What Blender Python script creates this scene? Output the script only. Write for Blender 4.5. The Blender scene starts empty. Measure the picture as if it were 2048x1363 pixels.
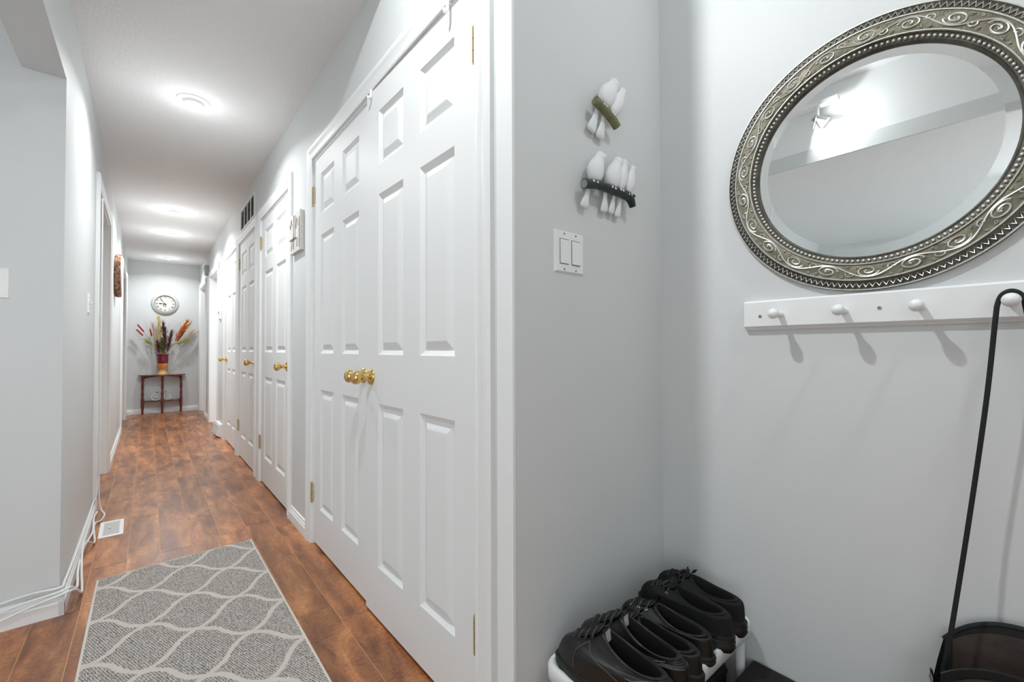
import bpy, bmesh, math, random
from mathutils import Vector, Matrix
random.seed(7)
PI = math.pi
S = bpy.context.scene
COL = S.collection

# ---------------------------------------------------------------- camera
F_PX, YAW, PITCH, ROLL, CAM_H = 868.5172, .6977, .0172, -.0035, 1.03
Fv = Vector((math.sin(YAW)*math.cos(PITCH), math.cos(YAW)*math.cos(PITCH), math.sin(PITCH)))
Rv = Vector((math.cos(YAW), -math.sin(YAW), 0)); Uv = Rv.cross(Fv)
Rv, Uv = math.cos(ROLL)*Rv + math.sin(ROLL)*Uv, -math.sin(ROLL)*Rv + math.cos(ROLL)*Uv
CAM = Vector((0, 0, CAM_H))
cd = bpy.data.cameras.new('camera'); cam = bpy.data.objects.new('camera', cd); COL.objects.link(cam)
cd.sensor_width = 36; cd.lens = F_PX/2048*36; cd.clip_start = .02; cd.clip_end = 60
M3 = Matrix((Rv, Uv, -Fv)).transposed(); cam.matrix_world = Matrix.Translation(CAM) @ M3.to_4x4()
S.camera = cam

def at(u, v, axis, val):
    """point of the real plane (axis = val) that a sight line meets; used to measure the room"""
    d = Fv + (u-1024)/F_PX*Rv - (v-681.5)/F_PX*Uv
    return CAM + d*((val-CAM[axis])/d[axis])

# ---------------------------------------------------------------- world, lights, exposure
w = bpy.data.worlds.new('world'); S.world = w; w.use_nodes = True
bg = w.node_tree.nodes['Background']; bg.inputs[0].default_value = (.885, .94, .985, 1); bg.inputs[1].default_value = 2.3
S.view_settings.view_transform = 'Standard'; S.view_settings.look = 'None'
S.view_settings.exposure = .40; S.view_settings.gamma = 1; S.view_settings.use_curve_mapping = False

def area(name, loc, aim, size, power, color=(.96, .985, 1), spread=PI):
    l = bpy.data.lights.new(name, 'AREA'); l.shape = 'DISK'; l.size = size; l.energy = power; l.color = color; l.spread = spread
    o = bpy.data.objects.new(name, l); COL.objects.link(o); o.location = loc
    o.rotation_euler = (Vector(aim)-Vector(loc)).to_track_quat('-Z', 'Y').to_euler()
    return o
def point(name, loc, r, power, color=(.96, .985, 1)):
    l = bpy.data.lights.new(name, 'POINT'); l.shadow_soft_size = r; l.energy = power; l.color = color
    o = bpy.data.objects.new(name, l); COL.objects.link(o); o.location = loc
    return o
POTS = [(.19, 3.08), (.20, 5.66), (.20, 6.78), (.23, 8.62)]
POT_W = [8.5, 10, 10, 8]
CEIL = 2.464
for (x, y), p in zip(POTS, POT_W):
    area('pot_lamp', (x, y, CEIL-.027), (x, y, 0), .07, p, spread=2.6)
    point('ceiling_fill', (x, y, CEIL-.16), .05, p*.12)  # added point light without a fixture, brightens the ceiling around the pot
area('track_lamp_wall', (-1.03, .98, 2.66), (-1.19, .55, 2.55), .08, 2.4)
area('track_lamp_foyer', (.19, .91, 2.70), (.75, .50, 1.0), .06, 15)
area('track_lamp_corner', (.95, -.45, 2.72), (1.0, .5, 1.0), .10, 5)

# ---------------------------------------------------------------- materials
def nodes(name):
    m = bpy.data.materials.new(name); m.use_nodes = True
    nt = m.node_tree; return m, nt, nt.nodes['Principled BSDF']
def s2l(c): return tuple((x/12.92 if x <= .04045 else ((x+.055)/1.055)**2.4) for x in c)
def rgb(r, g, b): return s2l((r/255, g/255, b/255)) + (1,)
def mat(name, col, rough=.5, metal=0, bump=0, scale=200, var=0, coat=0, spec=.5, detail=3, vscale=None):
    m, nt, p = nodes(name)
    p.inputs['Base Color'].default_value = col
    p.inputs['Roughness'].default_value = rough; p.inputs['Metallic'].default_value = metal
    p.inputs['Specular IOR Level'].default_value = spec
    p.inputs['Coat Weight'].default_value = coat; p.inputs['Coat Roughness'].default_value = .15
    geo = nt.nodes.new('ShaderNodeNewGeometry')
    n = nt.nodes.new('ShaderNodeTexNoise'); n.inputs['Scale'].default_value = scale; n.inputs['Detail'].default_value = detail
    nt.links.new(geo.outputs['Position'], n.inputs['Vector'])
    if bump:
        b = nt.nodes.new('ShaderNodeBump'); b.inputs['Strength'].default_value = 1; b.inputs['Distance'].default_value = bump
        nt.links.new(n.outputs['Fac'], b.inputs['Height']); nt.links.new(b.outputs['Normal'], p.inputs['Normal'])
    if var:
        n2 = nt.nodes.new('ShaderNodeTexNoise'); n2.inputs['Scale'].default_value = vscale or scale/8; n2.inputs['Detail'].default_value = 4
        nt.links.new(geo.outputs['Position'], n2.inputs['Vector'])
        h = nt.nodes.new('ShaderNodeHueSaturation'); h.inputs['Color'].default_value = col
        mr = nt.nodes.new('ShaderNodeMapRange'); mr.inputs['From Min'].default_value = .3; mr.inputs['From Max'].default_value = .7
        mr.inputs['To Min'].default_value = 1-var; mr.inputs['To Max'].default_value = 1+var
        nt.links.new(n2.outputs['Fac'], mr.inputs['Value']); nt.links.new(mr.outputs['Result'], h.inputs['Value'])
        nt.links.new(h.outputs['Color'], p.inputs['Base Color'])
    return m

M = {}
M['wall'] = mat('wall_paint', rgb(214, 217, 217), .5, bump=.0004, scale=55, var=.01, vscale=3, spec=.35)
M['ceiling'] = mat('ceiling_stipple', rgb(238, 239, 239), .8, bump=.0035, scale=75, detail=4)
M['trim'] = mat('trim_gloss', rgb(238, 240, 240), .42, bump=.0002, scale=60, spec=.5)
M['door'] = mat('door_paint', rgb(234, 236, 236), .5, bump=.0002, scale=60, spec=.5)
M['brass'] = mat('polished_brass', rgb(226, 194, 124), .12, 1)
M['hinge'] = mat('aged_brass', rgb(196, 178, 128), .3, 1, var=.2, scale=900)
M['steel'] = mat('grey_steel', rgb(160, 160, 158), .35, 1)
M['plastic'] = mat('white_plastic', rgb(238, 240, 239), .35, spec=.5)
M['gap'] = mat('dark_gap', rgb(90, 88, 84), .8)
M['dark'] = mat('dark_recess', rgb(52, 52, 50), .8)
M['greyvent'] = mat('vent_louvre_grey', rgb(196, 194, 192), .5)
M['slot'] = mat('vent_grey', rgb(122, 120, 114), .6)
M['black'] = mat('black_matte', rgb(16, 17, 17), .6, bump=.001, scale=400)
M['blackfloor'] = mat('black_fabric_box', rgb(14, 15, 14), .75, bump=.002, scale=150)
M['cable'] = mat('white_cable', rgb(236, 238, 238), .35)
M['silver'] = mat('bright_silver', rgb(214, 214, 210), .25, 1)
M['mirror'] = mat('mirror_silver', (.93, .95, .945, 1), .0, 1)
M['pewter'] = mat('pewter_light', rgb(214, 213, 206), .36, .7, var=.12, scale=600)
M['pewter_dark'] = mat('pewter_dark', rgb(92, 90, 82), .5, .7, var=.3, scale=260)
M['pewter_mid'] = mat('pewter_antique_field', rgb(122, 118, 102), .5, .7, bump=.0008, scale=300, var=.3, vscale=45)
M['rack'] = mat('rack_plastic', rgb(228, 232, 232), .3, spec=.5)
M['leather'] = mat('black_leather', rgb(19, 20, 19), .42, bump=.0006, scale=500, var=.15)
M['leather2'] = mat('black_soft_leather', rgb(15, 17, 16), .5, bump=.0006, scale=500)
M['canvas'] = mat('black_canvas', rgb(7, 8, 9), .85, bump=.0006, scale=1500)
M['rubber'] = mat('black_rubber', rgb(19, 20, 18), .5)
M['stitch'] = mat('grey_stitching', rgb(82, 86, 78), .6)
M['inside'] = mat('shoe_lining', rgb(6, 6, 6), .9)
M['label'] = mat('woven_label', rgb(168, 168, 160), .7, var=.2, scale=900)
M['lining'] = mat('brown_lining', rgb(58, 47, 42), .6, var=.35, vscale=14, bump=.002, scale=40)
M['nylon'] = mat('black_nylon', rgb(11, 15, 15), .65, bump=.0008, scale=700)
M['cherry'] = mat('cherry_wood', rgb(112, 46, 30), .25, var=.2, scale=160, vscale=12, coat=.3)
M['burg'] = mat('burgundy_glaze', rgb(120, 22, 44), .35)
M['burg2'] = mat('burgundy_relief', rgb(168, 96, 96), .4)
M['amber'] = mat('amber_glaze', rgb(214, 138, 62), .35, var=.12, scale=100)
M['sand'] = mat('sand_glaze', rgb(222, 178, 112), .4)
M['bird'] = mat('bird_white', rgb(236, 238, 240), .5)
M['olive'] = mat('olive_branch', rgb(122, 122, 84), .6, var=.25, scale=300, bump=.002)
M['green'] = mat('dark_green_branch', rgb(24, 44, 40), .45, bump=.002, scale=150)
M['cut'] = mat('pale_cut_end', rgb(150, 156, 148), .6)
M['bark'] = mat('bark', rgb(146, 108, 86), .8, var=.8, vscale=34, bump=.006, scale=60)
M['wood_face'] = mat('peach_wood_face', rgb(232, 200, 182), .6)
M['clockrim'] = mat('clock_rim', rgb(196, 197, 194), .45)
M['clockface'] = mat('clock_face', rgb(222, 222, 214), .6, var=.06, vscale=30)
M['ink'] = mat('clock_ink', rgb(46, 48, 48), .6)
M['plaque'] = mat('whitewashed_plaque', rgb(216, 212, 206), .6, var=.1, vscale=60)
M['redline'] = mat('plaque_relief_line', rgb(150, 132, 128), .6)
for k, c in dict(red=(158, 28, 34), cream=(222, 200, 140), straw=(206, 186, 160), brown=(84, 52, 40), orange=(214, 112, 30),
                 lime=(176, 178, 52), olivegrass=(92, 100, 50), darkgrass=(44, 44, 40), wine=(110, 24, 34), greygrass=(128, 128, 118), gold=(204, 146, 36)).items():
    M[k] = mat('dried_'+k, rgb(*c), .8)
def emis(name, col, s):
    m, nt, p = nodes(name); p.inputs['Emission Color'].default_value = col; p.inputs['Emission Strength'].default_value = s
    return m
M['lamp'] = emis('lamp_glow', (1, .98, .95, 1), 6)

# wood laminate
def wood():
    m, nt, p = nodes('wood_laminate'); L = nt.links; N = nt.nodes.new
    geo = N('ShaderNodeNewGeometry'); oi = N('ShaderNodeObjectInfo')
    sc = N('ShaderNodeVectorMath'); sc.operation = 'MULTIPLY'; sc.inputs[1].default_value = (9, 2.2, 1)
    off = N('ShaderNodeVectorMath'); off.operation = 'MULTIPLY_ADD'
    comb = N('ShaderNodeCombineXYZ'); L.new(oi.outputs['Random'], comb.inputs[0]); L.new(oi.outputs['Random'], comb.inputs[1])
    L.new(comb.outputs[0], off.inputs[0]); off.inputs[1].default_value = (40, 23, 0)
    L.new(geo.outputs['Position'], sc.inputs[0]); L.new(sc.outputs[0], off.inputs[2])
    n1 = N('ShaderNodeTexNoise'); n1.inputs['Scale'].default_value = 1.5; n1.inputs['Detail'].default_value = 7; n1.inputs['Distortion'].default_value = .7
    n1.inputs['Roughness'].default_value = .62
    L.new(off.outputs[0], n1.inputs['Vector'])
    cr = N('ShaderNodeValToRGB'); e = cr.color_ramp.elements
    e[0].position = .25; e[0].color = rgb(92, 50, 26); e[1].position = .78; e[1].color = rgb(208, 150, 88)
    for pos, c in ((.40, (130, 78, 42)), (.52, (158, 98, 54)), (.64, (178, 118, 66))):
        x = cr.color_ramp.elements.new(pos); x.color = rgb(*c)
    L.new(n1.outputs['Fac'], cr.inputs['Fac'])
    # large soft blotches, cross flame figure
    n2 = N('ShaderNodeTexNoise'); n2.inputs['Scale'].default_value = .9; n2.inputs['Detail'].default_value = 2; L.new(off.outputs[0], n2.inputs['Vector'])
    sc2 = N('ShaderNodeVectorMath'); sc2.operation = 'MULTIPLY'; sc2.inputs[1].default_value = (26, 60, 1); L.new(geo.outputs['Position'], sc2.inputs[0])
    n3 = N('ShaderNodeTexNoise'); n3.inputs['Scale'].default_value = 1.2; n3.inputs['Detail'].default_value = 4; n3.inputs['Distortion'].default_value = 2.4; L.new(sc2.outputs[0], n3.inputs['Vector'])
    mr = N('ShaderNodeMapRange'); mr.inputs['From Min'].default_value = .3; mr.inputs['From Max'].default_value = .7; mr.inputs['To Min'].default_value = .66; mr.inputs['To Max'].default_value = 1.3
    L.new(n2.outputs['Fac'], mr.inputs['Value'])
    mr3 = N('ShaderNodeMapRange'); mr3.inputs['From Min'].default_value = .35; mr3.inputs['From Max'].default_value = .65; mr3.inputs['To Min'].default_value = .74; mr3.inputs['To Max'].default_value = 1.22
    L.new(n3.outputs['Fac'], mr3.inputs['Value'])
    mrr = N('ShaderNodeMapRange'); mrr.inputs['To Min'].default_value = .94; mrr.inputs['To Max'].default_value = 1.26; L.new(oi.outputs['Random'], mrr.inputs['Value'])
    mm = N('ShaderNodeMath'); mm.operation = 'MULTIPLY'; L.new(mr.outputs[0], mm.inputs[0]); L.new(mr3.outputs[0], mm.inputs[1])
    mm2 = N('ShaderNodeMath'); mm2.operation = 'MULTIPLY'; L.new(mm.outputs[0], mm2.inputs[0]); L.new(mrr.outputs[0], mm2.inputs[1])
    h = N('ShaderNodeHueSaturation'); L.new(cr.outputs['Color'], h.inputs['Color']); L.new(mm2.outputs[0], h.inputs['Value'])
    h.inputs['Saturation'].default_value = .96
    L.new(h.outputs['Color'], p.inputs['Base Color'])
    p.inputs['Roughness'].default_value = .3; p.inputs['Specular IOR Level'].default_value = .55
    b = N('ShaderNodeBump'); b.inputs['Distance'].default_value = .0006; L.new(n3.outputs['Fac'], b.inputs['Height']); L.new(b.outputs['Normal'], p.inputs['Normal'])
    return m
M['wood'] = wood()
M['seam'] = mat('plank_joint', rgb(206, 156, 112), .6)

def rugmat():
    m, nt, p = nodes('woven_trellis_rug'); L = nt.links; N = nt.nodes.new
    geo = N('ShaderNodeNewGeometry'); sep = N('ShaderNodeSeparateXYZ')
    wob = N('ShaderNodeTexNoise'); wob.inputs['Scale'].default_value = 70; wob.inputs['Detail'].default_value = 2
    L.new(geo.outputs['Position'], wob.inputs['Vector'])
    wv = N('ShaderNodeVectorMath'); wv.operation = 'MULTIPLY_ADD'; wv.inputs[1].default_value = (.014, .014, 0); L.new(wob.outputs['Color'], wv.inputs[0])
    L.new(geo.outputs['Position'], wv.inputs[2]); L.new(wv.outputs[0], sep.inputs[0])
    def mth(op, a, b=None, c=None):
        n = N('ShaderNodeMath'); n.operation = op
        for i, x in enumerate((a, b, c)):
            if x is None: continue
            if isinstance(x, (int, float)): n.inputs[i].default_value = x
            else: L.new(x, n.inputs[i])
        return n.outputs[0]
    X = mth('SUBTRACT', sep.outputs[0], .155); Y = mth('SUBTRACT', sep.outputs[1], 2.283)
    u = mth('DIVIDE', X, .29); v = mth('DIVIDE', Y, .30)
    pp = mth('ADD', u, v); qq = mth('SUBTRACT', u, v)
    p2 = mth('ADD', pp, mth('MULTIPLY', mth('SINE', mth('MULTIPLY', qq, 2*PI)), -.05))
    q2 = mth('ADD', qq, mth('MULTIPLY', mth('SINE', mth('MULTIPLY', pp, 2*PI)), -.05))
    def dist(x): # distance to the nearest integer
        return mth('ABSOLUTE', mth('SUBTRACT', x, mth('ROUND', x)))
    d = mth('MINIMUM', dist(p2), dist(q2))
    line = mth('LESS_THAN', d, .044)
    # tweed weave
    r1 = N('ShaderNodeMapping'); r1.inputs['Rotation'].default_value = (0, 0, .55); r1.inputs['Scale'].default_value = (1, .55, 1); L.new(geo.outputs['Position'], r1.inputs['Vector'])
    vo = N('ShaderNodeTexVoronoi'); vo.inputs['Scale'].default_value = 420; L.new(r1.outputs[0], vo.inputs['Vector'])
    cr = N('ShaderNodeValToRGB'); cr.color_ramp.interpolation = 'LINEAR'; e = cr.color_ramp.elements
    e[0].position = .2; e[0].color = rgb(112, 108, 104); e[1].position = .7; e[1].color = rgb(206, 199, 192)
    sepc = N('ShaderNodeSeparateColor'); L.new(vo.outputs['Color'], sepc.inputs[0])
    r2 = N('ShaderNodeMapping'); r2.inputs['Rotation'].default_value = (0, 0, -.35); L.new(geo.outputs['Position'], r2.inputs['Vector'])
    wa = N('ShaderNodeTexWave'); wa.bands_direction = 'X'; wa.inputs['Scale'].default_value = 46; wa.inputs['Distortion'].default_value = 3.5; wa.inputs['Detail'].default_value = 1; wa.inputs['Detail Scale'].default_value = 2.5
    L.new(r2.outputs[0], wa.inputs['Vector'])
    fac = mth('ADD', mth('MULTIPLY', sepc.outputs[0], .5), mth('MULTIPLY', wa.outputs['Fac'], .45)); L.new(fac, cr.inputs['Fac'])
    mix = N('ShaderNodeMix'); mix.data_type = 'RGBA'; L.new(line, mix.inputs[0]); L.new(cr.outputs[0], mix.inputs[6]); mix.inputs[7].default_value = rgb(212, 205, 198)
    L.new(mix.outputs[2], p.inputs['Base Color']); p.inputs['Roughness'].default_value = .95; p.inputs['Specular IOR Level'].default_value = .1
    b = N('ShaderNodeBump'); b.inputs['Distance'].default_value = .0025; L.new(vo.outputs['Distance'], b.inputs['Height']); b.invert = True
    L.new(b.outputs['Normal'], p.inputs['Normal'])
    return m
M['rug'] = rugmat()
M['reflector'] = mat('pale_reflector', rgb(206, 204, 200), .95, bump=.003, scale=300)
M['rugedge'] = mat('rug_binding', rgb(214, 208, 198), .9, bump=.001, scale=500)

# ---------------------------------------------------------------- mesh helpers
class MB:
    def __init__(s): s.v = []; s.f = []
    def add(s, vs, fs):
        k = len(s.v); s.v += [tuple(p) for p in vs]; s.f += [tuple(i+k for i in f) for f in fs]; return s
    def box(s, a, b):
        x0, y0, z0 = [min(p, q) for p, q in zip(a, b)]; x1, y1, z1 = [max(p, q) for p, q in zip(a, b)]
        return s.add([(x0,y0,z0),(x1,y0,z0),(x1,y1,z0),(x0,y1,z0),(x0,y0,z1),(x1,y0,z1),(x1,y1,z1),(x0,y1,z1)],
                     [(0,3,2,1),(4,5,6,7),(0,1,5,4),(1,2,6,5),(2,3,7,6),(3,0,4,7)])
    def quad(s, a, b, c, d): return s.add([a, b, c, d], [(0,1,2,3)])
    def tube(s, pts, r, n=8, up=None, sq=1, caps=True, closed=False):
        """swept round section; r number or list; sq squashes the section along 'up'"""
        P = [Vector(p) for p in pts]; m = len(P); rr = r if isinstance(r, (list, tuple)) else [r]*m
        vs, fs = [], []; prev = None
        for i in range(m):
            T = (P[(i+1) % m]-P[i-1]) if closed else (P[min(i+1, m-1)]-P[max(i-1, 0)])
            T = T.normalized() if T.length > 1e-9 else Vector((0,0,1))
            if up is not None: B = Vector(up)
            else: B = prev if prev is not None else (Vector((0,0,1)) if abs(T.z) < .9 else Vector((1,0,0)))
            B = B - T*B.dot(T)
            if B.length < 1e-6: B = T.orthogonal()
            B.normalize(); prev = B; Nn = T.cross(B)
            for k in range(n):
                a = 2*PI*k/n; vs.append(P[i] + rr[i]*(math.cos(a)*Nn + sq*math.sin(a)*B))
        for i in range(m if closed else m-1):
            j = (i+1) % m
            for k in range(n): fs.append((i*n+k, i*n+(k+1) % n, j*n+(k+1) % n, j*n+k))
        if caps and not closed: fs += [tuple(range(n))[::-1], tuple(range((m-1)*n, m*n))]
        return s.add(vs, fs)
    def lathe(s, prof, c=(0,0,0), axis=2, n=32, close=False):
        """prof: (radius, height along axis)"""
        vs, fs = [], []; m = len(prof)
        for (r, h) in prof:
            for k in range(n):
                a = 2*PI*k/n; q = [r*math.cos(a), r*math.sin(a)]
                p = [0,0,0]; p[axis] = h; p[(axis+1) % 3] = q[0]; p[(axis+2) % 3] = q[1]
                vs.append([p[i]+c[i] for i in range(3)])
        for i in range(m if close else m-1):
            j = (i+1) % m
            for k in range(n): fs.append((i*n+k, i*n+(k+1) % n, j*n+(k+1) % n, j*n+k))
        if not close: fs += [tuple(range(n))[::-1], tuple(range((m-1)*n, m*n))]
        return s.add(vs, fs)
    def sweep(s, prof, path, N, closed_profile=True):
        """profile (offset to the side, offset along N) swept on a mitred path lying in the plane of normal N"""
        N = Vector(N).normalized(); P = [Vector(p) for p in path]; m = len(P); k = len(prof); vs = []; fs = []
        for i in range(m):
            d0 = (P[i]-P[i-1]).normalized() if i else (P[1]-P[0]).normalized()
            d1 = (P[i+1]-P[i]).normalized() if i < m-1 else d0
            s0 = N.cross(d0); s1 = N.cross(d1); sd = (s0+s1); sd = sd/ (1+s0.dot(s1))
            for a, b in prof: vs.append(P[i] + sd*a + N*b)
        for i in range(m-1):
            for j in range(k): fs.append((i*k+j, i*k+(j+1) % k, (i+1)*k+(j+1) % k, (i+1)*k+j))
        fs += [tuple(range(k))[::-1], tuple(range((m-1)*k, m*k))]
        return s.add(vs, fs)
    def ball(s, c, r, n=12, m=8, sc=(1,1,1)):
        pr = [(r*math.sin(PI*i/m)+1e-5, -r*math.cos(PI*i/m)) for i in range(m+1)]
        vs, fs = [], []
        for q, h in pr:
            for k in range(n):
                a = 2*PI*k/n; vs.append((c[0]+q*math.cos(a)*sc[0], c[1]+q*math.sin(a)*sc[1], c[2]+h*sc[2]))
        for i in range(m):
            for k in range(n): fs.append((i*n+k, i*n+(k+1) % n, (i+1)*n+(k+1) % n, (i+1)*n+k))
        return s.add(vs, fs)
    def mesh(s, name, m, smooth=False, angle=35, normals=True):
        me = bpy.data.meshes.new(name); me.from_pydata(s.v, [], s.f); me.update()
        if normals:
            bm = bmesh.new(); bm.from_mesh(me); bmesh.ops.recalc_face_normals(bm, faces=bm.faces); bm.to_mesh(me); bm.free()
        if m is not None: me.materials.append(M[m] if isinstance(m, str) else m)
        if smooth:
            me.polygons.foreach_set('use_smooth', [True]*len(me.polygons)); me.set_sharp_from_angle(angle=math.radians(angle))
        return me
    def build(s, name, m, parent=None, smooth=False, angle=35, normals=True):
        o = bpy.data.objects.new(name, s.mesh(name, m, smooth, angle, normals)); COL.objects.link(o)
        if parent is not None: o.parent = parent
        return o

def tag(o, label=None, cat=None, group=None, kind=None):
    if label: o['label'] = label
    if cat: o['category'] = cat
    if group: o['group'] = group
    if kind: o['kind'] = kind
    return o
def thing(name, label, cat, loc=(0,0,0), rotz=0, group=None):
    o = bpy.data.objects.new(name, None); COL.objects.link(o); o.location = loc; o.rotation_euler = (0,0,rotz); o.empty_display_size = .05
    return tag(o, label, cat, group)
def struct(o, label, cat): return tag(o, label, cat, kind='structure')

# ---------------------------------------------------------------- the setting
A, B, C, LX, FY, LY = .680, 1.341, .806, -.257, 9.19, 2.449    # planes of the walls
TOP = 2.97                                                     # raised ceiling of the foyer
WX, WY = -1.19, 1.42                                           # edges of the raised part
DH = 2.052                                                     # door head height
CW = .074                                                      # casing width

# floor: base slab that shows in the joints, planks on it
fl = MB().box((-4.9, -3.0, -.03), (1.45, 9.3, -.0011)).build('floor', 'seam'); struct(fl, 'brown wood laminate floor of the hallway and foyer', 'floor')
PW = .1285; X0 = .0595
def plank(x0, x1, y0, y1):
    g = .0013
    return MB().box((x0+g, y0+g, -.001), (x1-g, y1-g, 0)).build('plank', 'wood', fl)
ends = {0: 6.27, 1: 7.31, 2: 6.316, -1: 5.83, -2: 6.26, -3: 6.1, 3: 6.8, 4: 5.5}
PLEN = 1.14
for k in range(-9, 10):
    xa, xb = X0+k*PW, X0+(k+1)*PW
    if xa > B: continue
    xb = min(xb, B)
    e0 = {0: 6.27, 1: 3.30, 2: 6.316, -1: 5.83, -2: 2.845, -3: 2.44, 3: 4.1, 4: 1.69}.get(k, random.uniform(0, PLEN))
    y = e0 - math.ceil((e0+.8)/PLEN)*PLEN
    ymax = FY if (xa < A and xb > LX) else (LY if xb <= LX else C)
    while y < ymax:
        ya, yb = max(y, -.9), min(y+PLEN, ymax)
        if yb-ya > .01: plank(xa, xb, ya, yb)
        y += PLEN

struct(MB().box((-4.8, -3, -.001), (-1.10, LY, .006)).build('floor_2', 'reflector'), 'pale carpet added out of sight in the next room to bounce neutral light', 'floor')  # unseen pale surface added to keep the bounced light neutral
# walls
def wall(name, boxes, label, m='wall'):
    b = MB()
    for p, q in boxes: b.box(p, q)
    return struct(b.build(name, m), label, 'wall')
OPEN_R = [(.955, 2.475), (2.985, 3.885), (4.105, 4.945), (5.09, 5.895), (6.60, 7.50), (8.12, 9.04)]
TH = .11
bx = []; y = C+.0
for (o0, o1) in OPEN_R:
    bx.append(((A, y, 0), (A+TH, o0, CEIL))); bx.append(((A, o0, DH), (A+TH, o1, CEIL))); y = o1
bx.append(((A, y, 0), (A+TH, FY, CEIL)))
bx.append(((A, C, CEIL), (A+TH, WY, TOP)))
wall('wall_right', bx, 'long light grey hallway wall holding the row of white doors')
wall('wall_foyer', [((A+TH, C, 0), (B+.1, C+.1, TOP))], 'grey foyer wall behind the bird sculptures and double switch')
wall('wall_mirror', [((B, -1.3, 0), (B+.1, C, TOP))], 'pale grey wall behind the round mirror and peg rail')
wall('wall_light_block', [((-1.0, -1.4, 0), (B+.1, -1.3, TOP))], 'unseen wall added behind the viewer to hold back light')  # unseen wall added to cut ambient light from behind the camera
OPEN_L = [(3.84, 4.98), (7.2, 8.6)]
bx = []; y = LY
for (o0, o1) in OPEN_L:
    bx.append(((LX-.12, y, 0), (LX, o0, CEIL))); bx.append(((LX-.12, o0, DH+.03), (LX, o1, CEIL))); y = o1
bx.append(((LX-.12, y, 0), (LX, FY, CEIL)))
wall('wall_left', bx, 'glossy light grey left hallway wall')
wall('wall_corner', [((-4.8, LY, 0), (LX-.12, LY+.12, CEIL))], 'light grey wall facing the viewer at the far left')
wall('wall_end', [((LX-1.2, FY, 0), (A+1.2, FY+.1, CEIL))], 'light grey end wall of the hallway behind the clock')
wall('wall_far_room', [((-4.9, -3, 0), (-4.8, LY, .7)), ((-4.9, -3, 2.0), (-4.8, LY, CEIL)), ((-4.9, -1.0, .7), (-4.8, LY, 2.0)), ((-4.9, -3, .7), (-4.8, -2.9, 2.0))], 'grey far wall of the next room seen in the mirror')  # opening added outside the reflected part to let in world light
struct(MB().box((LX-.12, WY, 2.108), (LX, LY, CEIL)).build('trim_1', 'wall'), 'grey drywall header over the wide opening at the upper left', 'header')
wall('wall_side_screen_right', [((2.2, 5.9, 0), (2.3, FY+.1, CEIL)), ((A+TH, 5.9, CEIL), (2.3, FY+.1, CEIL+.06)), ((A+1.2, FY, 0), (2.2, FY+.1, CEIL)), ((A+TH, 7.86, 0), (2.2, 7.96, CEIL)), ((A+.6, 5.8, 0), (2.3, 5.9, CEIL))], 'walls added behind the open doorways on the right to dim outside light')  # enclosure added so less world light reaches the right door jambs
wall('wall_side_screen_left', [((-2.0, 3.3, 0), (-1.9, FY+.1, CEIL)), ((-2.0, 3.3, CEIL), (LX-.12, FY+.1, CEIL+.06)), ((-1.9, FY, 0), (LX-1.2, FY+.1, CEIL)), ((-1.9, 5.6, 0), (LX-.12, 5.7, CEIL))], 'walls added behind the left doorways to dim outside light')  # same added enclosure on the left, dims light through the doorways
# ceilings
cb = MB(); t = .06
for (x0, x1, y0, y1) in ((-4.8, WX, -3, LY), (WX, A+TH, WY, LY), (LX-.12, A+TH, LY, FY)):
    cb.box((x0, y0, CEIL), (x1, y1, CEIL+t))
struct(cb.build('ceiling', 'ceiling'), 'white lightly stippled hallway ceiling', 'ceiling')
rb = MB().box((WX-.1, -3, TOP), (B+.1, WY+.1, TOP+t))
rb.box((WX-.08, -3, CEIL+.06), (WX, WY, TOP)); rb.box((WX-.08, WY, CEIL+.06), (A, WY+.08, TOP))
struct(rb.build('ceiling_2', 'trim'), 'raised white ceiling over the foyer, seen in the mirror', 'ceiling')
struct(MB().box((WX-.012, -3, CEIL-.035), (WX+.012, WY, CEIL+.07)).build('trim_2', 'wall'), 'flat trim board along the edge of the raised ceiling', 'trim')

# casings
CAS = [(0, 0), (0, .011), (.006, .013), (.012, .009), (.030, .011), (.044, .016), (.054, .0195), (.066, .0195), (CW, .013), (CW, 0)]
tn = [2]
def casing(x, nx, y0, y1, h, label):
    """three sided casing around an opening in the plane X = x, nx is the outward normal"""
    tn[0] += 1
    b = MB(); path = [(x, y0, .0), (x, y0, h), (x, y1, h), (x, y1, .0)]
    if nx > 0: prof = CAS
    else: prof = [(p, q) for p, q in CAS]
    N = Vector((nx, 0, 0))
    if N.cross(Vector((0, 0, 1))).dot(Vector((0, -1, 0))) < 0: path = path[::-1]
    b.sweep(prof, path, N)
    o = b.build('trim_%d' % tn[0], 'trim', smooth=True, angle=25)
    struct(o, label, 'door casing')
    # jamb lining in the thickness of the wall
    j = MB(); d = .12 if nx > 0 else TH
    xi, xo = (x-d, x) if nx > 0 else (x, x+d)
    j.box((xi, y0, 0), (xo, y0+.012, h)); j.box((xi, y1-.012, 0), (xo, y1, h)); j.box((xi, y0+.012, h-.012), (xo, y1-.012, h))
    j.build('jamb', 'trim', o)
    return o
names = ['white casing around the double closet doors', 'white casing around the single closet door beyond the plaque',
         'white casing around the third closed door, under the return-air grille', 'white casing around the closed door just before the wall register',
         'white casing around the first open doorway on the right', 'white casing around the last open doorway on the right']
for (o0, o1), nme in zip(OPEN_R, names): casing(A, -1, o0, o1, DH, nme)
for (o0, o1), nme in zip(OPEN_L, ['white casing around the first doorway on the left', 'white casing around the last doorway on the left, by the log slice']):
    casing(LX, 1, o0, o1, DH+.03, nme)
# wooden corner post strip between closet casing and the foyer corner
struct(MB().box((A-.004, C-.002, 0), (A+.004, C+.060, CEIL)).build('trim_20', 'trim', smooth=False), 'narrow white painted strip on the outer corner beside the closet', 'corner trim')

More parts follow.
